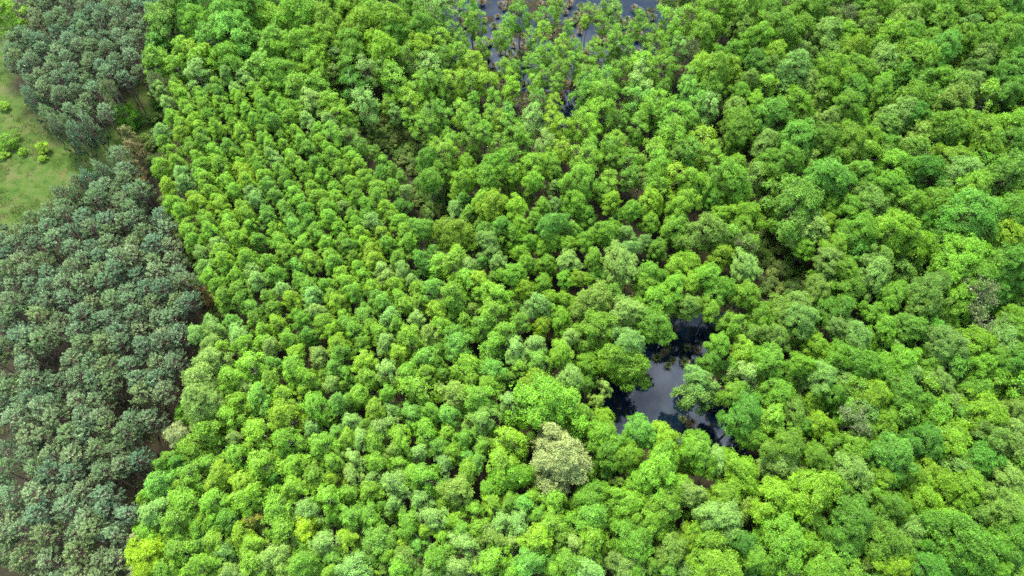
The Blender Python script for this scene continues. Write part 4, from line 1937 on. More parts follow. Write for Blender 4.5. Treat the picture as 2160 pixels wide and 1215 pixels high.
def leaf_material(name, translucency=0.26, gloss=0.012, spread=0.38):
    m, n, l, out = new_mat(name)
    info = n.new('ShaderNodeObjectInfo')
    geo = n.new('ShaderNodeNewGeometry')
    hsv = n.new('ShaderNodeHueSaturation')
    mr = n.new('ShaderNodeMapRange')
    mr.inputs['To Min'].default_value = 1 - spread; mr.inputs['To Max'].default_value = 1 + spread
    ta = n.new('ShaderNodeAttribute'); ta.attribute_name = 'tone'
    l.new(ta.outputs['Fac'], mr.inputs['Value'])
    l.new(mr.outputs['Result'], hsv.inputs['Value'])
    mh = n.new('ShaderNodeMath'); mh.operation = 'MULTIPLY_ADD'
    mh.inputs[1].default_value = 0.03; mh.inputs[2].default_value = 0.485
    wn_ = n.new('ShaderNodeTexWhiteNoise'); wn_.noise_dimensions = '1D'
    l.new(geo.outputs['Random Per Island'], wn_.inputs['W'])
    l.new(wn_.outputs['Value'], mh.inputs[0]); l.new(mh.outputs[0], hsv.inputs['Hue'])
    l.new(info.outputs['Color'], hsv.inputs['Color'])
    d = n.new('ShaderNodeBsdfDiffuse'); t = n.new('ShaderNodeBsdfTranslucent'); g = n.new('ShaderNodeBsdfGlossy')
    g.inputs['Roughness'].default_value = 0.45
    g.inputs['Color'].default_value = (1, 1, 1, 1)
    l.new(hsv.outputs['Color'], d.inputs['Color']); l.new(hsv.outputs['Color'], t.inputs['Color'])
    a = n.new('ShaderNodeMixShader'); a.inputs[0].default_value = translucency
    l.new(d.outputs[0], a.inputs[1]); l.new(t.outputs[0], a.inputs[2])
    b = n.new('ShaderNodeMixShader'); b.inputs[0].default_value = gloss
    l.new(a.outputs[0], b.inputs[1]); l.new(g.outputs[0], b.inputs[2])
    l.new(b.outputs[0], out.inputs['Surface'])
    return m

def bark_material(name, c1, c2, scale=6):
    m, n, l, out = new_mat(name)
    tc = n.new('ShaderNodeTexCoord'); no = n.new('ShaderNodeTexNoise'); no.inputs['Scale'].default_value = scale
    no.inputs['Detail'].default_value = 5
    r = n.new('ShaderNodeValToRGB')
    r.color_ramp.elements[0].color = (*c1, 1); r.color_ramp.elements[1].color = (*c2, 1)
    r.color_ramp.elements[0].position = .35; r.color_ramp.elements[1].position = .65
    p = n.new('ShaderNodeBsdfPrincipled'); p.inputs['Roughness'].default_value = .9
    l.new(tc.outputs['Object'], no.inputs['Vector']); l.new(no.outputs['Fac'], r.inputs['Fac'])
    l.new(r.outputs['Color'], p.inputs['Base Color']); l.new(p.outputs[0], out.inputs['Surface'])
    return m

M_leaf = leaf_material('spring_leaves')
M_needle = leaf_material('pine_needles', 0.15, 0.02, 0.5)
M_grass = leaf_material('grass_blades', 0.3, 0.02, 0.5)
M_bark = bark_material('grey_bark', (.035, .03, .022), (.10, .085, .065))
M_birch = bark_material('pale_bark', (.07, .06, .05), (.22, .20, .17))
M_pinebark = bark_material('pine_bark', (.05, .035, .028), (.13, .08, .05))
M_dead = bark_material('bare_grey_wood', (.05, .044, .030), (.125, .11, .075))

# ------------------------------------------------------------------ ground and water
def poly_sdf(P, poly):
    """signed distance, negative inside"""
    poly = np.array(poly); d = np.full(len(P), 1e9); ins = np.zeros(len(P), bool)
    for i in range(len(poly)):
        a, b = poly[i], poly[(i + 1) % len(poly)]
        e = b - a; w = P - a
        t = np.clip((w @ e) / (e @ e), 0, 1)
        d = np.minimum(d, np.linalg.norm(w - t[:, None] * e, axis=1))
        with np.errstate(divide='ignore', invalid='ignore'):
            cond = ((a[1] > P[:, 1]) != (b[1] > P[:, 1])) & (P[:, 0] < (b[0] - a[0]) * (P[:, 1] - a[1]) / (b[1] - a[1]) + a[0])
        ins ^= cond
    return np.where(ins, -d, d)

def vnoise(P, s, seed):
    """smooth value noise"""
    r = np.random.default_rng(seed); G = r.random((97, 97))
    q = P / s; i = np.floor(q).astype(int); f = q - i; f = f * f * (3 - 2 * f)
    g = lambda a, b: G[a % 97, b % 97]
    return (g(i[:, 0], i[:, 1]) * (1 - f[:, 0]) + g(i[:, 0] + 1, i[:, 1]) * f[:, 0]) * (1 - f[:, 1]) + \
           (g(i[:, 0], i[:, 1] + 1) * (1 - f[:, 0]) + g(i[:, 0] + 1, i[:, 1] + 1) * f[:, 0]) * f[:, 1]

def ground_z(P):
    z = (vnoise(P, 7, 1) - .5) * .30 + (vnoise(P, 2.2, 2) - .5) * .12
    dp = poly_sdf(P, POND_OUTLINE) + (vnoise(P, 4, 3) - .5) * 3.0
    ds = poly_sdf(P, SWAMP_OUTLINE) + (vnoise(P, 9, 4) - .5) * 10
    z -= 1.0 * (1 - np.clip((dp + 1.0) / 3.0, 0, 1))
    hum = np.clip((vnoise(P, 3.0, 6) - .54) * 6, 0, 1)
    z -= 0.8 * (1 - np.clip((ds + 1.0) / 4.0, 0, 1)) * (1 - hum)
    return z

WATER_Z = -0.32
xs = np.concatenate([[-3000, -1200, -500, -260], np.arange(-190, 190.1, 1.5), [260, 500, 1200, 3000]])
ys = np.concatenate([[-3000, -1200, -400, -120], np.arange(-40, 215.1, 1.5), [300, 500, 1200, 3000]])
gx, gy = np.meshgrid(xs, ys)
GP = np.stack([gx.ravel(), gy.ravel()], 1)
gz = ground_z(GP)
nx, ny = len(xs), len(ys)
idx = np.arange(nx * ny).reshape(ny, nx)
quads = np.stack([idx[:-1, :-1], idx[:-1, 1:], idx[1:, 1:], idx[1:, :-1]], -1).reshape(-1, 4)
ground_me = mesh_np('ground', np.column_stack([GP, gz]), quads, smooth=True)
att = ground_me.attributes.new('meadow', 'FLOAT', 'POINT')
md = poly_sdf(GP, MEADOW_OUTLINE) + (vnoise(GP, 5, 8) - .5) * 6
att.data.foreach_set('value', np.clip(.5 - md / 3, 0, 1).astype(np.float32))
m, n, l, out = new_mat('forest_floor')
tc = n.new('ShaderNodeTexCoord')
n1 = n.new('ShaderNodeTexNoise'); n1.inputs['Scale'].default_value = .9; n1.inputs['Detail'].default_value = 9; n1.inputs['Roughness'].default_value = .7
n2 = n.new('ShaderNodeTexNoise'); n2.inputs['Scale'].default_value = .22; n2.inputs['Detail'].default_value = 9; n2.inputs['Roughness'].default_value = .65
l.new(tc.outputs['Object'], n1.inputs['Vector']); l.new(tc.outputs['Object'], n2.inputs['Vector'])
r1 = n.new('ShaderNodeValToRGB')
r1.color_ramp.elements[0].color = (.010, .007, .005, 1); r1.color_ramp.elements[0].position = .3
r1.color_ramp.elements[1].color = (.022, .018, .010, 1); r1.color_ramp.elements[1].position = .72
e = r1.color_ramp.elements.new(.52); e.color = (.013, .012, .006, 1)
l.new(n1.outputs['Fac'], r1.inputs['Fac'])
r2 = n.new('ShaderNodeValToRGB')
r2.color_ramp.elements[0].color = (.015, .036, .005, 1); r2.color_ramp.elements[0].position = .36
r2.color_ramp.elements[1].color = (.052, .050, .020, 1); r2.color_ramp.elements[1].position = .62
e = r2.color_ramp.elements.new(.5); e.color = (.029, .052, .008, 1)
mixn = n.new('ShaderNodeMath'); mixn.operation = 'MULTIPLY_ADD'; mixn.inputs[1].default_value = .45; mixn.inputs[2].default_value = 0
addn = n.new('ShaderNodeMath'); addn.operation = 'MULTIPLY_ADD'; addn.inputs[1].default_value = .55
l.new(n1.outputs['Fac'], mixn.inputs[0]); l.new(n2.outputs['Fac'], addn.inputs[0]); l.new(mixn.outputs[0], addn.inputs[2])
l.new(addn.outputs[0], r2.inputs['Fac'])
at_ = n.new('ShaderNodeAttribute'); at_.attribute_name = 'meadow'
mx = n.new('ShaderNodeMix'); mx.data_type = 'RGBA'
l.new(at_.outputs['Fac'], mx.inputs[0]); l.new(r1.outputs['Color'], mx.inputs[6]); l.new(r2.outputs['Color'], mx.inputs[7])
p = n.new('ShaderNodeBsdfPrincipled'); p.inputs['Roughness'].default_value = 1; p.inputs['Specular IOR Level'].default_value = .1
bp = n.new('ShaderNodeBump'); bp.inputs['Strength'].default_value = .6; bp.inputs['Distance'].default_value = .15
l.new(n1.outputs['Fac'], bp.inputs['Height']); l.new(bp.outputs[0], p.inputs['Normal'])
l.new(mx.outputs[2], p.inputs['Base Color']); l.new(p.outputs[0], out.inputs['Surface'])
ground_me.materials.append(m)
ground = obj('ground', ground_me); ground['kind'] = 'structure'

m, n, l, out = new_mat('still_dark_water')
p = n.new('ShaderNodeBsdfPrincipled')
p.inputs['Roughness'].default_value = .02; p.inputs['IOR'].default_value = 1.34
tc = n.new('ShaderNodeTexCoord'); n1 = n.new('ShaderNodeTexNoise'); n1.inputs['Scale'].default_value = 1.3; n1.inputs['Detail'].default_value = 3
bp = n.new('ShaderNodeBump'); bp.inputs['Strength'].default_value = .04; bp.inputs['Distance'].default_value = .05
l.new(tc.outputs['Object'], n1.inputs['Vector']); l.new(n1.outputs['Fac'], bp.inputs['Height']); l.new(bp.outputs[0], p.inputs['Normal'])
n2 = n.new('ShaderNodeTexNoise'); n2.inputs['Scale'].default_value = .55; n2.inputs['Detail'].default_value = 8; n2.inputs['Roughness'].default_value = .7
r2 = n.new('ShaderNodeValToRGB')                       # dark water over patches of drowned weed
r2.color_ramp.elements[0].color = (.001, .004, .009, 1); r2.color_ramp.elements[0].position = .45
r2.color_ramp.elements[1].color = (.010, .011, .006, 1); r2.color_ramp.elements[1].position = .75
l.new(tc.outputs['Object'], n2.inputs['Vector']); l.new(n2.outputs['Fac'], r2.inputs['Fac']); l.new(r2.outputs['Color'], p.inputs['Base Color'])
l.new(p.outputs[0], out.inputs['Surface'])
M_water = m
def water(name, outline, grow):
    P = np.array(outline); c0 = P.mean(0)
    P = c0 + (P - c0) * grow
    me = bpy.data.meshes.new(name)
    me.from_pydata([(x, y, WATER_Z) for x, y in P], [], [list(range(len(P)))])
    me.materials.append(M_water)
    o = obj(name, me); o['kind'] = 'structure'
    return o
water('pond_water', POND_OUTLINE, 1.5)
water('swamp_water', SWAMP_OUTLINE, 1.35)

# ------------------------------------------------------------------ tree prototypes
def crown_leaves(r, h, puffs, sprays, per, leaf, shape, spread, seed, hollow=.62, psize=(.26, .40), wob=.5):
    """crown of leaf sprays on puffs round the limbs; origin at the top of the tree, reaching down by h"""
    global rng
    rng = np.random.default_rng(seed)
    ph = rng.uniform(0, 6.28)
    pc, pr = [], []
    q1, q2 = rng.uniform(0, 6.28, 2)
    for i in range(puffs):
        t = (i + .5) / puffs                       # 0 top .. 1 bottom
        if shape == 'cone':   rad = (.22 + .78 * min(1, t / .55) ** .65) * (1 if t < .75 else 1 - (t - .75) * 1.5)
        elif shape == 'airy': rad = (.25 + .75 * math.sin(math.pi * min(1, .12 + t * .8)))
        else:                 rad = math.sqrt(max(0, 1 - (1 - min(1, t / .62)) ** 2)) * (1 if t < .7 else 1 - (t - .7) * 1.6)
        a = ph + i * 2.39996 + rng.uniform(-.4, .4)
        lobe = 1 + wob * (math.sin(2 * a + q1) * .20 + math.sin(3 * a + q2) * .16)
        size = r * rng.uniform(*psize)
        rr = max(0, rad * r * lobe - size * .6) * rng.uniform(.62, 1.16)
        pc.append((rr * math.cos(a), rr * math.sin(a), -h * (.06 + t * .88) + rng.uniform(-.07, .07) * h + size * .2)); pr.append(size)
    pc, pr = np.array(pc), np.array(pr)
    w = pr ** 2; k = rng.choice(puffs, sprays, p=w / w.sum())
    d = rdir(sprays); d[:, 2] = np.where(d[:, 2] < -.35, -d[:, 2], d[:, 2])
    d = unit(d + .45 * unit(pc[k] - np.array([0, 0, -h * .6])))
    rad = pr[k] * (hollow + (1 - hollow) * rng.random(sprays)) * rng.uniform(.85, 1.18, sprays) * np.where(rng.random(sprays) < .34, rng.uniform(1.05, 1.6, sprays), 1)
    S = pc[k] + d * rad[:, None] * np.array([1, 1, .8])
    # drop sprays buried inside other puffs
    D = np.linalg.norm(S[:, None] - pc[None], axis=2) / pr[None]
    D[np.arange(sprays), k] = 9
    keep = (D.min(1) > .62) | (rng.random(sprays) < .12)
    S, d = S[keep], d[keep]
    out = unit(S - np.array([0, 0, -h * .55]))
    n = len(S)
    sn = unit(d * .6 + out * .4 + np.array([0, 0, .6]) + rng.normal(size=(n, 3)) * .3)
    off = rng.normal(size=(n, per, 3)) * spread * rng.uniform(.7, 1.25, n)[:, None, None]
    off -= sn[:, None, :] * (off * sn[:, None, :]).sum(2, keepdims=True) * .45
    P = (S[:, None] + off).reshape(-1, 3)
    N = unit(np.repeat(sn, per, 0) + rng.normal(size=(n * per, 3)) * .42)
    L = leaf * rng.uniform(.65, 1.3, n * per)
    V, Fc = cards(P, N, L, L * rng.uniform(.5, .75, n * per))
    ptone = rng.normal(0, .14, puffs)
    tone = np.repeat(np.clip(rng.normal(.5, .22, n) + ptone[k[keep]], -.2, 1.2), per) + rng.uniform(-.12, .12, n * per)
    return V, Fc, pc, tone

def trunk_mesh(name, H0, r, pc, mat, rad, seed):
    rg = random.Random(seed)
    bend = [(rg.uniform(-.25, .25), rg.uniform(-.25, .25)) for _ in range(6)]
    path = [(bend[i][0] * (i > 0), bend[i][1] * (i > 0), (i / 5) * H0 * .84 - .35 * (i == 0)) for i in range(6)]
    parts = [tube(path, [rad * 1.35, rad, rad * .82, rad * .62, rad * .4, rad * .1], 7)]
    for i, q in enumerate(pc):
        if i % 2 and i > 4: continue
        z1 = H0 + q[2]; z0 = max(H0 * .3, z1 - .9 * math.hypot(q[0], q[1]) - .6)
        f = z0 / (H0 * .84) * 5; j = min(4, int(f)); u = f - j
        bx = path[j][0] * (1 - u) + path[j + 1][0] * u; by = path[j][1] * (1 - u) + path[j + 1][1] * u
        mid = ((bx + q[0] * .55), (by + q[1] * .55), z0 + (z1 - z0) * .4)
        rr = rad * .38
        parts.append(tube([(bx, by, z0), mid, (q[0], q[1], z1)], [rr, rr * .7, rr * .2], 5))
    V, Fc = merge(parts)
    return mesh_np(name, V, Fc, mat=mat, smooth=True)

PROTO = {}
def make_protos(kind, count, H0, r, h, puffs, sprays, per, leaf, shape, spread, bark, rad, hollow=.62, psize=(.26, .40), wob=.5):
    PROTO[kind] = []
    for i in range(count):
        V, Fc, pc, tone = crown_leaves(r, h, puffs + (i % 3) * 2, sprays, per, leaf, shape, spread, 100 * len(PROTO) + i, hollow, psize, wob)
        PROTO[kind].append((mesh_np(kind + '_crown', V, Fc, tone, M_leaf), trunk_mesh(kind + '_trunk', H0, r, pc, bark, rad, i), H0, r, h))
make_protos('young', 9, 12.0, 2.0, 5.0, 30, 820, 16, .072, 'cone', .115, M_birch, .11, .6, (.20, .36), 1.0)
make_protos('broad', 10, 15.5, 4.2, 8.4, 54, 2700, 18, .100, 'dome', .180, M_bark, .20, .62, (.18, .31), 1.0)
make_protos('airy', 7, 14.0, 2.5, 7.5, 24, 680, 14, .085, 'airy', .165, M_bark, .13, .3, (.22, .36), .8)
make_protos('shrub', 3, 3.4, 1.8, 3.2, 16, 700, 10, .075, 'dome', .10, M_bark, .05)
make_protos('larch', 3, 11.0, 1.7, 8.5, 34, 900, 6, .085, 'cone', .15, M_pinebark, .10, .2, (.18, .3), .8)

# pines: whorled limbs, each carrying upright brush-like shoots
def pine_proto(i):
    global rng
    rng = np.random.default_rng(900 + i)
    r, h, H0 = 2.0, 5.2, 12.0
    ax, base, size, tn = [], [], [], []
    limbs = []
    ang = rng.uniform(0, 6.28)
    nb = 30
    for b in range(nb):
        t = (b + .5) / nb
        reach = r * (.16 + .84 * min(1, t / .6) ** .9) * rng.uniform(.7, 1.15)
        ang += 2.39996 + rng.uniform(-.5, .5)
        z0 = -h * (.12 + .85 * t); dirh = np.array([math.cos(ang), math.sin(ang), 0])
        tip = dirh * reach + np.array([0, 0, z0 + reach * rng.uniform(.35, .7)])
        root = np.array([0, 0, z0]); limbs.append((root, tip))
        k = int(4 + 8 * reach / r)
        u = np.concatenate([[1.0, .97], rng.uniform(.4, 1.0, k - 2) ** .7])
        side = np.array([-dirh[1], dirh[0], 0])
        pts = root + (tip - root) * u[:, None] + side * (rng.normal(size=k) * .34 * u)[:, None] + np.array([0, 0, 1]) * rng.uniform(-.15, .15, k)[:, None]
        a = unit(dirh * .8 + side * rng.normal(size=k)[:, None] * .45 + np.array([0, 0, .8]) + rng.normal(size=(k, 3)) * .2)
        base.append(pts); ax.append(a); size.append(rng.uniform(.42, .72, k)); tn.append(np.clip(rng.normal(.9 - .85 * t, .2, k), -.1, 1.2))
    k = 9                                         # leader cluster
    base.append(rng.normal(size=(k, 3)) * np.array([.25, .25, .2]) + np.array([0, 0, -.45])); ax.append(unit(rng.normal(size=(k, 3)) * .5 + np.array([0, 0, 1]))); size.append(rng.uniform(.5, .7, k)); tn.append(rng.uniform(.6, 1.1, k))
    base, ax, size = np.concatenate(base), np.concatenate(ax), np.concatenate(size)
    B = 34
    n = len(base)
    Pb = np.repeat(base, B, 0); A = np.repeat(ax, B, 0); S = np.repeat(size, B)
    start = Pb + A * (rng.random(n * B) * .75 * S)[:, None]
    dirn = unit(A * 1.0 + rdir(n * B) * .8)
    tipp = start + dirn * (S * rng.uniform(.5, 1.0, n * B) * .5)[:, None]
    wv = unit(np.cross(dirn, rdir(n * B))) * .022
    V = np.stack([start - wv, start + wv, tipp + wv * .8, tipp - wv * .8], 1).reshape(-1, 3)
    Fc = np.arange(len(V)).reshape(-1, 4)
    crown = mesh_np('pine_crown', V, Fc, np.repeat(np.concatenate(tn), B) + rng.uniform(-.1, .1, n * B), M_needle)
    path = [(0, 0, -.35), (.05, .03, 4), (-.06, .05, 8), (0, 0, H0 - .5)]
    parts = [tube(path, [.19, .15, .11, .03], 7)]
    for a, b in limbs:
        o = np.array([0, 0, H0])
        parts.append(tube([a + o, (a + b) / 2 + o + [0, 0, -.06], b + o], [.035, .025, .012], 4))
    for q in range(10):                           # dead lower branches
        w = rng.uniform(0, 6.28); z = rng.uniform(3.5, 7.2); L = rng.uniform(.6, 1.5)
        parts.append(tube([(0, 0, z), (L * math.cos(w), L * math.sin(w), z + rng.uniform(-.2, .3))], [.025, .008], 4))
    V, Fc = merge(parts)
    return crown, mesh_np('pine_trunk', V, Fc, mat=M_pinebark, smooth=True), H0, r, h
PROTO['pine'] = [pine_proto(i) for i in range(7)]

# leafless trees: forked limbs down to twigs, a haze of buds on the twigs
def bare_proto(i, buds):
    rg = random.Random(40 + i)
    H0, r = 15.0, 4.0
    big, fine, tips = [], [], []
    def grow(p, d, L, rad, lev):
        q = p + d * L
        mid = p + d * L * .5 + np.array([rg.uniform(-1, 1), rg.uniform(-1, 1), rg.uniform(-.3, .6)]) * L * .07
        (big if lev < 2 else fine).append(tube([p, mid, q], [rad, rad * .8, rad * .6], 5 if lev < 2 else 3))
        if lev == 5: tips.append(q); return
        kids = 3 if lev < 4 else 4
        for _ in range(kids):
            nd = d + np.array([rg.gauss(0, 1), rg.gauss(0, 1), rg.gauss(0, .6) + .18]) * (.52 if lev else .6)
            nd /= np.linalg.norm(nd)
            s = rg.uniform(.3, 1)
            grow(p + d * L * (s if lev else rg.uniform(.75, 1)), nd, L * rg.uniform(.6, .78) if lev else rg.uniform(2.4, 3.2), max(rad * .56, .012), lev + 1)
    grow(np.array([0, 0, -.35]), np.array([0, 0, 1.]), H0 * .52, .2, 0)
    V, Fc = merge(big); trunk = mesh_np('bare_trunk', V, Fc, mat=M_dead, smooth=True)
    V, Fc = merge(fine)
    top = max(V[:, 2].max(), 1)
    tw = mesh_np('bare_twigs', V, Fc, mat=M_dead)
    T = np.array(tips)
    k = rng.choice(len(T), buds)
    P = T[k] + rng.normal(size=(buds, 3)) * .22
    V, Fc = cards(P, unit(rdir(buds) + [0, 0, .6]), rng.uniform(.07, .14, buds), rng.uniform(.05, .09, buds))
    return trunk, tw, mesh_np('bare_buds', V, Fc, rng.random(buds), M_leaf), top, r
BAREP = [bare_proto(0, 5200), bare_proto(1, 2600), bare_proto(2, 4000)]

# ------------------------------------------------------------------ the trees, one by one
COL = {'b': (.090, .200, .008), 'g': (.072, .168, .008), 'y': (.104, .206, .006), 'd': (.050, .142, .008),
       'p': (.106, .200, .030), 'm': (.078, .192, .015), 'o': (.088, .166, .016), 'w': (.140, .185, .052),
       'e': (.084, .140, .004), 'l': (.155, .240, .003), 'q': (.200, .205, .020)}
DEEP = {k: (c[0] * .86, c[1] * .90, c[2] * .8) for k, c in COL.items()}      # the older wood on the right is in deeper leaf
WORD = {'b': 'bright green', 'g': 'mid green', 'y': 'yellow-green', 'd': 'deep green', 'p': 'pale green',
        'm': 'cool green', 'o': 'olive green', 'w': 'whitish green', 'e': 'mustard green', 'l': 'lime yellow', 'q': 'orange-yellow'}

def jitter(c, v=.14, hshift=.07):
    k = 1 + rnd.uniform(-v, v); h = rnd.uniform(-hshift, hshift)
    return (c[0] * k * (1 + h * 1.6), c[1] * k, c[2] * k * (1 - h))

def plant(name, kind, x, y, H, ch, r, col, label, cat, group, tilt=.03):
    crown_me, trunk_me, H0, r0, h0 = rnd.choice(PROTO[kind])
    t = bpy.data.objects.new(name, None); C.objects.link(t)
    t.empty_display_size = .5
    t.location = (x, y, 0)
    t.rotation_euler = (rnd.uniform(-tilt, tilt), rnd.uniform(-tilt, tilt), rnd.uniform(0, 6.283))
    s = r / r0; e = rnd.uniform(.84, 1.2)
    obj('trunk', trunk_me, t, (0, 0, 0), (s, s, H / H0))
    obj('crown', crown_me, t, (0, 0, H), (s * e, s / e, ch / h0), 0, col)
    tag(t, label, cat, group)
    return t

KINDS = {'y': 'young', 'b': 'broad', 'a': 'airy'}
ROWS = [l.split(' ', 7) for l in TREES.strip().splitlines()]
XY = np.array([[float(v) for v in q[1:3]] for q in ROWS])
for n_row, a in enumerate(ROWS):
    kind = KINDS[a[0]]; x, y, H, ch, r = map(float, a[1:6]); code = a[6]
    zc = H - .36 * ch
    px, py = picture(x, y, zc)
    if kind == 'airy': name, cat, grp, wd = 'slender_broadleaf_tree', 'slender tree', 'loose slender trees of the wet wood at the top', 'slender tree in the wet wood'
    elif r < 1.75: name, cat, grp, wd = 'broadleaf_sapling', 'sapling', 'small trees with narrow crowns', 'small narrow tree'
    elif r < 2.35: name, cat, grp, wd = 'young_broadleaf_tree', 'young tree', 'young trees of middling size', 'young round-crowned tree'
    elif r < 3.3: name, cat, grp, wd = 'broadleaf_tree', 'tree', 'grown broadleaf trees', 'grown broadleaf tree'
    else: name, cat, grp, wd = 'large_broadleaf_tree', 'large tree', 'large broad-crowned trees', 'large broad-crowned tree'
    nb_w = ''
    if kind != 'airy':                                # its nearest neighbour of another colour
        dist = np.linalg.norm(XY - XY[n_row], axis=1)
        for q in np.argsort(dist)[1:6]:
            if ROWS[q][6] != code and dist[q] < 2.4 * r: nb_w = f' beside a {WORD[ROWS[q][6]]} one'.replace(' a o', ' an o'); break
    label = a[7] if len(a) > 7 else unique_label(f'{WORD[code]} {wd}{nb_w}', x, y, zc)
    if len(label.split()) > 16: label = unique_label(f'{WORD[code]} {wd}', x, y, zc)
    if label in LABELS: continue
    plant(name, kind, x, y, H, ch, r, jitter(DEEP[code] if x > 45 else COL[code]), label, cat, grp)

PINE_COL = [(.112, .168, .068, 'grey-green'), (.102, .164, .074, 'blue-green'), (.108, .162, .056, 'dull green'), (.132, .186, .078, 'pale grey-green')]
for line in PINES.strip().splitlines():
    x, y, H, r, edge = map(float, line.split())
    c = rnd.choice(PINE_COL)
    stand = 'upper pine stand' if y > 100 and picture(x, y, H)[1] < 25 else 'lower pine stand'
    lab = unique_label(f'{c[3]} pine, {stand.replace(" pine", "")}', x, y, H - 1.6)
    if lab in LABELS: continue
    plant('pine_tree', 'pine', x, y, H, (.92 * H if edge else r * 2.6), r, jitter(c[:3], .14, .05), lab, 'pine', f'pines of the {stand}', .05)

for i, line in enumerate(BARE.strip().splitlines()):
    a = line.split(' ', 4); x, y, H, r = map(float, a[:4])
    trunk_me, twig_me, bud_me, top, r0 = BAREP[i % 3]
    t = bpy.data.objects.new('bare_tree', None); C.objects.link(t)
    t.location = (x, y, 0); t.rotation_euler = (0, 0, rnd.uniform(0, 6.28))
    sc = (r / r0, r / r0, H / top)
    obj('trunk', trunk_me, t, scale=sc)
    tw = obj('twigs', twig_me, t, scale=sc)
    b = obj('young_leaves', bud_me, t, scale=sc, color=(.085, .115, .035) if i not in (1,) else (.11, .16, .05))
    tag(t, a[4], 'bare tree', 'leafless and thinly leafed trees')

# ------------------------------------------------------------------ shrubs, brown conifers, small things
SHRUBS = [(-88.6, 113.2, 2.8, 5.2, (.060, .175, .004), 'dark green pointed shrub in the grassy gap between the two pine stands'),
          (-113.5, 106.5, 2.3, 3.0, (.075, .175, .004), 'large bright green shrub in the meadow at the left edge'),
          (-105.4, 104.8, 1.4, 2.4, (.12, .23, .004), 'bright lime shrub in the meadow right of the larger shrub'),
          (-109.7, 104.2, 1.0, 1.5, (.10, .20, .004), 'small low shrub between the two bright meadow shrubs'),
          (-104.8, 102.2, .9, 1.2, (.11, .22, .004), 'lowest small bright shrub in the meadow, below the lime one'),
          (-119.0, 118.0, 1.3, 1.8, (.11, .22, .004), 'small yellow-green shrub at the left edge above the meadow'),
          (-86.5, 112.5, 1.0, 1.3, (.035, .11, .008), 'small green shrub right of the dark pointed shrub'),
          (-113.9, 103.2, 1.2, 1.4, (.11, .22, .004), 'low lime shrub at the foot of the large meadow shrub')]
for x, y, r, h, c, lab in SHRUBS:
    plant('shrub', 'shrub', x, y, h, h * .94, r, c, lab, 'shrub', 'shrubs of the meadow')
GAP_WORD = ['olive', 'dull green', 'dark green']
for i, line in enumerate(GAPSHRUBS.strip().splitlines()):
    x, y, r = map(float, line.split())
    lab = unique_label(f'{GAP_WORD[i % 3]} low shrub in a gap of the wood', x, y, r)
    if lab in LABELS: continue
    plant('gap_shrub', 'shrub', x, y, r * 1.5, r * 1.4, r, jitter([(.070, .110, .014), (.055, .105, .008), (.038, .085, .006)][i % 3], .2), lab, 'shrub', 'low shrubs in the gaps of the wood')
for x, y, H, r, c, lab in [(-83.5, 104.5, 9, 1.8, (.075, .085, .018), 'brownish conifer topmost of the row at the pine edge'),
                           (-81.0, 99.5, 10, 1.9, (.075, .066, .016), 'rust-brown conifer second from the top at the pine edge'),
                           (-79.8, 95.0, 9, 1.8, (.080, .075, .018), 'olive-brown conifer third from the top at the pine edge'),
                           (-78.2, 91.0, 9, 1.8, (.095, .065, .016), 'dark brown conifer lowest of the row at the pine edge'),
                           (-59.0, 65.0, 8, 1.5, (.120, .085, .025), 'tan dying conifer in the dark ride between pines and plantation')]:
    plant('brown_conifer', 'larch', x, y, H, H * .8, r, c, lab, 'conifer', 'brown conifers at the pine edge')

def tussock_mesh(i):
    g = np.random.default_rng(70 + i); n = 150
    a = g.uniform(0, 6.28, n); lean = g.uniform(.15, 1.0, n); L = g.uniform(.45, .95, n)
    d = np.stack([np.cos(a), np.sin(a), np.zeros(n)], 1)
    root = d * g.uniform(0, .18, n)[:, None] + np.array([0, 0, .15])
    mid = root + d * (L * lean * .4)[:, None] + np.array([0, 0, 1]) * (L * .55)[:, None]
    tip = mid + d * (L * lean * .6)[:, None] + np.array([0, 0, 1]) * (L * (.35 - lean * .55))[:, None]
    s = np.stack([-d[:, 1], d[:, 0], 0 * a], 1) * .022
    V = np.concatenate([root - s, root + s, mid + s, mid - s, tip + s * .3, tip - s * .3])
    k = np.arange(n)
    Fb = np.concatenate([np.stack([k, n + k, 2 * n + k, 3 * n + k], 1), np.stack([3 * n + k, 2 * n + k, 4 * n + k, 5 * n + k], 1)])
    return mesh_np('sedge_blades', V, Fb, np.tile(g.random(n), 2), M_grass)
def mound_mesh(i):
    V, Fc = tube([(0, 0, -.7), (0, 0, -.2), (.02, 0, .1), (0, .02, .22)], [.42, .34, .27, .06], 9)
    return mesh_np('sedge_mound', V, Fc, mat=M_bark, smooth=True)
TB = [tussock_mesh(i) for i in range(3)]; TM = mound_mesh(0)
spots = [(28.8, 55.0), (30.4, 53.5), (32.6, 53.0), (27.4, 54.0), (33.4, 56.0), (35.2, 55.5), (30.8, 41.9), (32.4, 41.4), (25.2, 50.2), (29.6, 56.2), (31.8, 40.8), (29.4, 52.4)]
g = random.Random(3); sw = np.array(SWAMP_OUTLINE); tries = 0
while len(spots) < 190 and tries < 4000:
    tries += 1
    q = (g.uniform(sw[:, 0].min(), sw[:, 0].max()), g.uniform(sw[:, 1].min(), sw[:, 1].max()))
    pp = picture(q[0], q[1], 0)
    if poly_sdf(np.array([q]), SWAMP_OUTLINE)[0] < -1 and pp[1] > .5 and all(math.hypot(q[0] - s[0], q[1] - s[1]) > 1.7 for s in spots): spots.append(q)
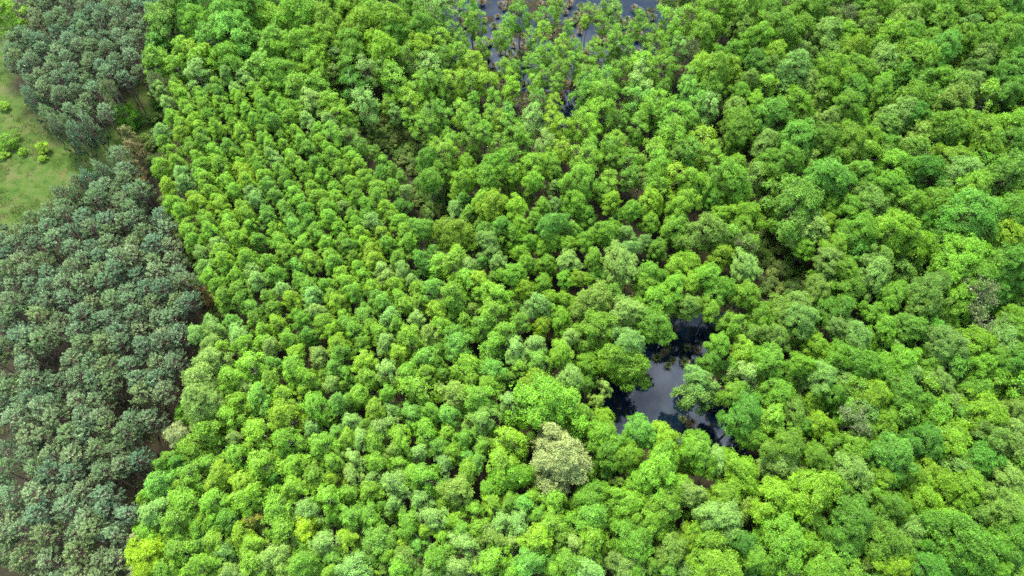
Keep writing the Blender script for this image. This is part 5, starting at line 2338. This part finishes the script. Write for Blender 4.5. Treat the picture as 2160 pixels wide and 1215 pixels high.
for i, (x, y) in enumerate(spots):
    t = bpy.data.objects.new('sedge_tussock', None); C.objects.link(t); t.location = (x, y, WATER_Z); t.rotation_euler = (0, 0, g.uniform(0, 6.28))
    s = g.uniform(1.0, 2.1) if i > 11 else g.uniform(1, 1.6); t.scale = (s, s, s)
    obj('mound', TM, t)
    tan = g.random() < .45
    obj('blades', TB[i % 3], t, color=(.085, .068, .03) if tan else (.05, .072, .012))
    where = 'pond' if i < 12 else 'flooded wood'
    tag(t, unique_label(f"{'tan' if tan else 'green'} sedge tussock in the {where}", x, y, .3), 'tussock', f'sedge tussocks in the {where}')

def log(name, pts, r0, label, cat):
    parts = [tube(pts, [r0 * (1 - .7 * i / (len(pts) - 1)) for i in range(len(pts))], 7)]
    a, b = np.array(pts[0]), np.array(pts[-1]); g2 = random.Random(len(label))
    for k in range(6):
        q = a + (b - a) * (.3 + .1 * k); parts.append(tube([q, q + np.array([g2.uniform(-1, 1), g2.uniform(-1, 1), g2.uniform(.1, .6)]) * 1.3], [r0 * .3, r0 * .06], 4))
    V, Fc = merge(parts); o = obj(name, mesh_np(name, V, Fc, mat=M_dead, smooth=True)); tag(o, label, cat, 'fallen wood')
log('fallen_log', [(37.2, 44.6, -.25), (38.2, 46.0, .1), (39.3, 47.6, .35)], .16, 'dark fallen log leaning over the right arm of the pond', 'log')
log('fallen_tree', [(-28.5, 108.5, .2), (-26, 109.6, .3), (-22, 111.2, .6)], .18, 'pale fallen tree in the brown gap at the upper left of the wood', 'log')
log('fallen_tree', [(16.0, 152.0, .0), (19.5, 150.6, .3), (23, 149.8, .5)], .16, 'grey fallen tree lying in the flooded wood at the top', 'log')

# ------------------------------------------------------------------ grass and undergrowth (nobody could count them)
rng = np.random.default_rng(77)
P = np.column_stack([rng.uniform(-150, -60, 260000), rng.uniform(70, 170, 260000)])
sdm = poly_sdf(P, MEADOW_OUTLINE)
P = P[(sdm < 2) & (vnoise(P, 1.3, 21) + vnoise(P, 6, 22) * .7 + rng.random(len(P)) * .5 > 1.25)][:60000]
z = ground_z(P); n_ = len(P)
base = np.column_stack([P, z - .02]); a = rng.uniform(0, 6.28, n_)
s = np.stack([np.cos(a), np.sin(a), 0 * a], 1) * .035
tip = base + np.column_stack([rng.normal(size=(n_, 2)) * .14, rng.uniform(.2, .6, n_) * (.5 + vnoise(P, 4, 56))])
V = np.stack([base - s, base + s, tip], 1).reshape(-1, 3)
o = obj('grass', mesh_np('grass', V, np.arange(3 * n_).reshape(-1, 3), np.clip(vnoise(P, 2, 55) * 1.6 - .3 + rng.uniform(-.3, .3, n_), -.3, 1.4), M_grass), color=(.030, .053, .008))
o['kind'] = 'stuff'; tag(o, 'short rough grass of the meadow at the left edge', 'grass')

P = np.column_stack([rng.uniform(-125, 125, 60000), rng.uniform(-5, 165, 60000)])
keep = (vnoise(P, 6, 31) + .4 * vnoise(P, 2, 32) > .60) & (poly_sdf(P, POND_OUTLINE) > 1.0) & (ground_z(P) > WATER_Z) & (poly_sdf(P, MEADOW_OUTLINE) > 0)
P = P[keep][:24000]; z = ground_z(P)
k = 7
Q = np.repeat(np.column_stack([P, z + .25]), k, 0) + rng.normal(size=(len(P) * k, 3)) * np.array([.35, .35, .14])
V, Fc = cards(Q, unit(rng.normal(size=Q.shape) * .5 + [0, 0, 1]), rng.uniform(.10, .2, len(Q)), rng.uniform(.06, .12, len(Q)))
o = obj('undergrowth', mesh_np('undergrowth', V, Fc, np.repeat(rng.random(len(P)), k), M_leaf), color=(.042, .066, .009))
o['kind'] = 'stuff'; tag(o, 'low dark green undergrowth on the floor of the wood', 'undergrowth')
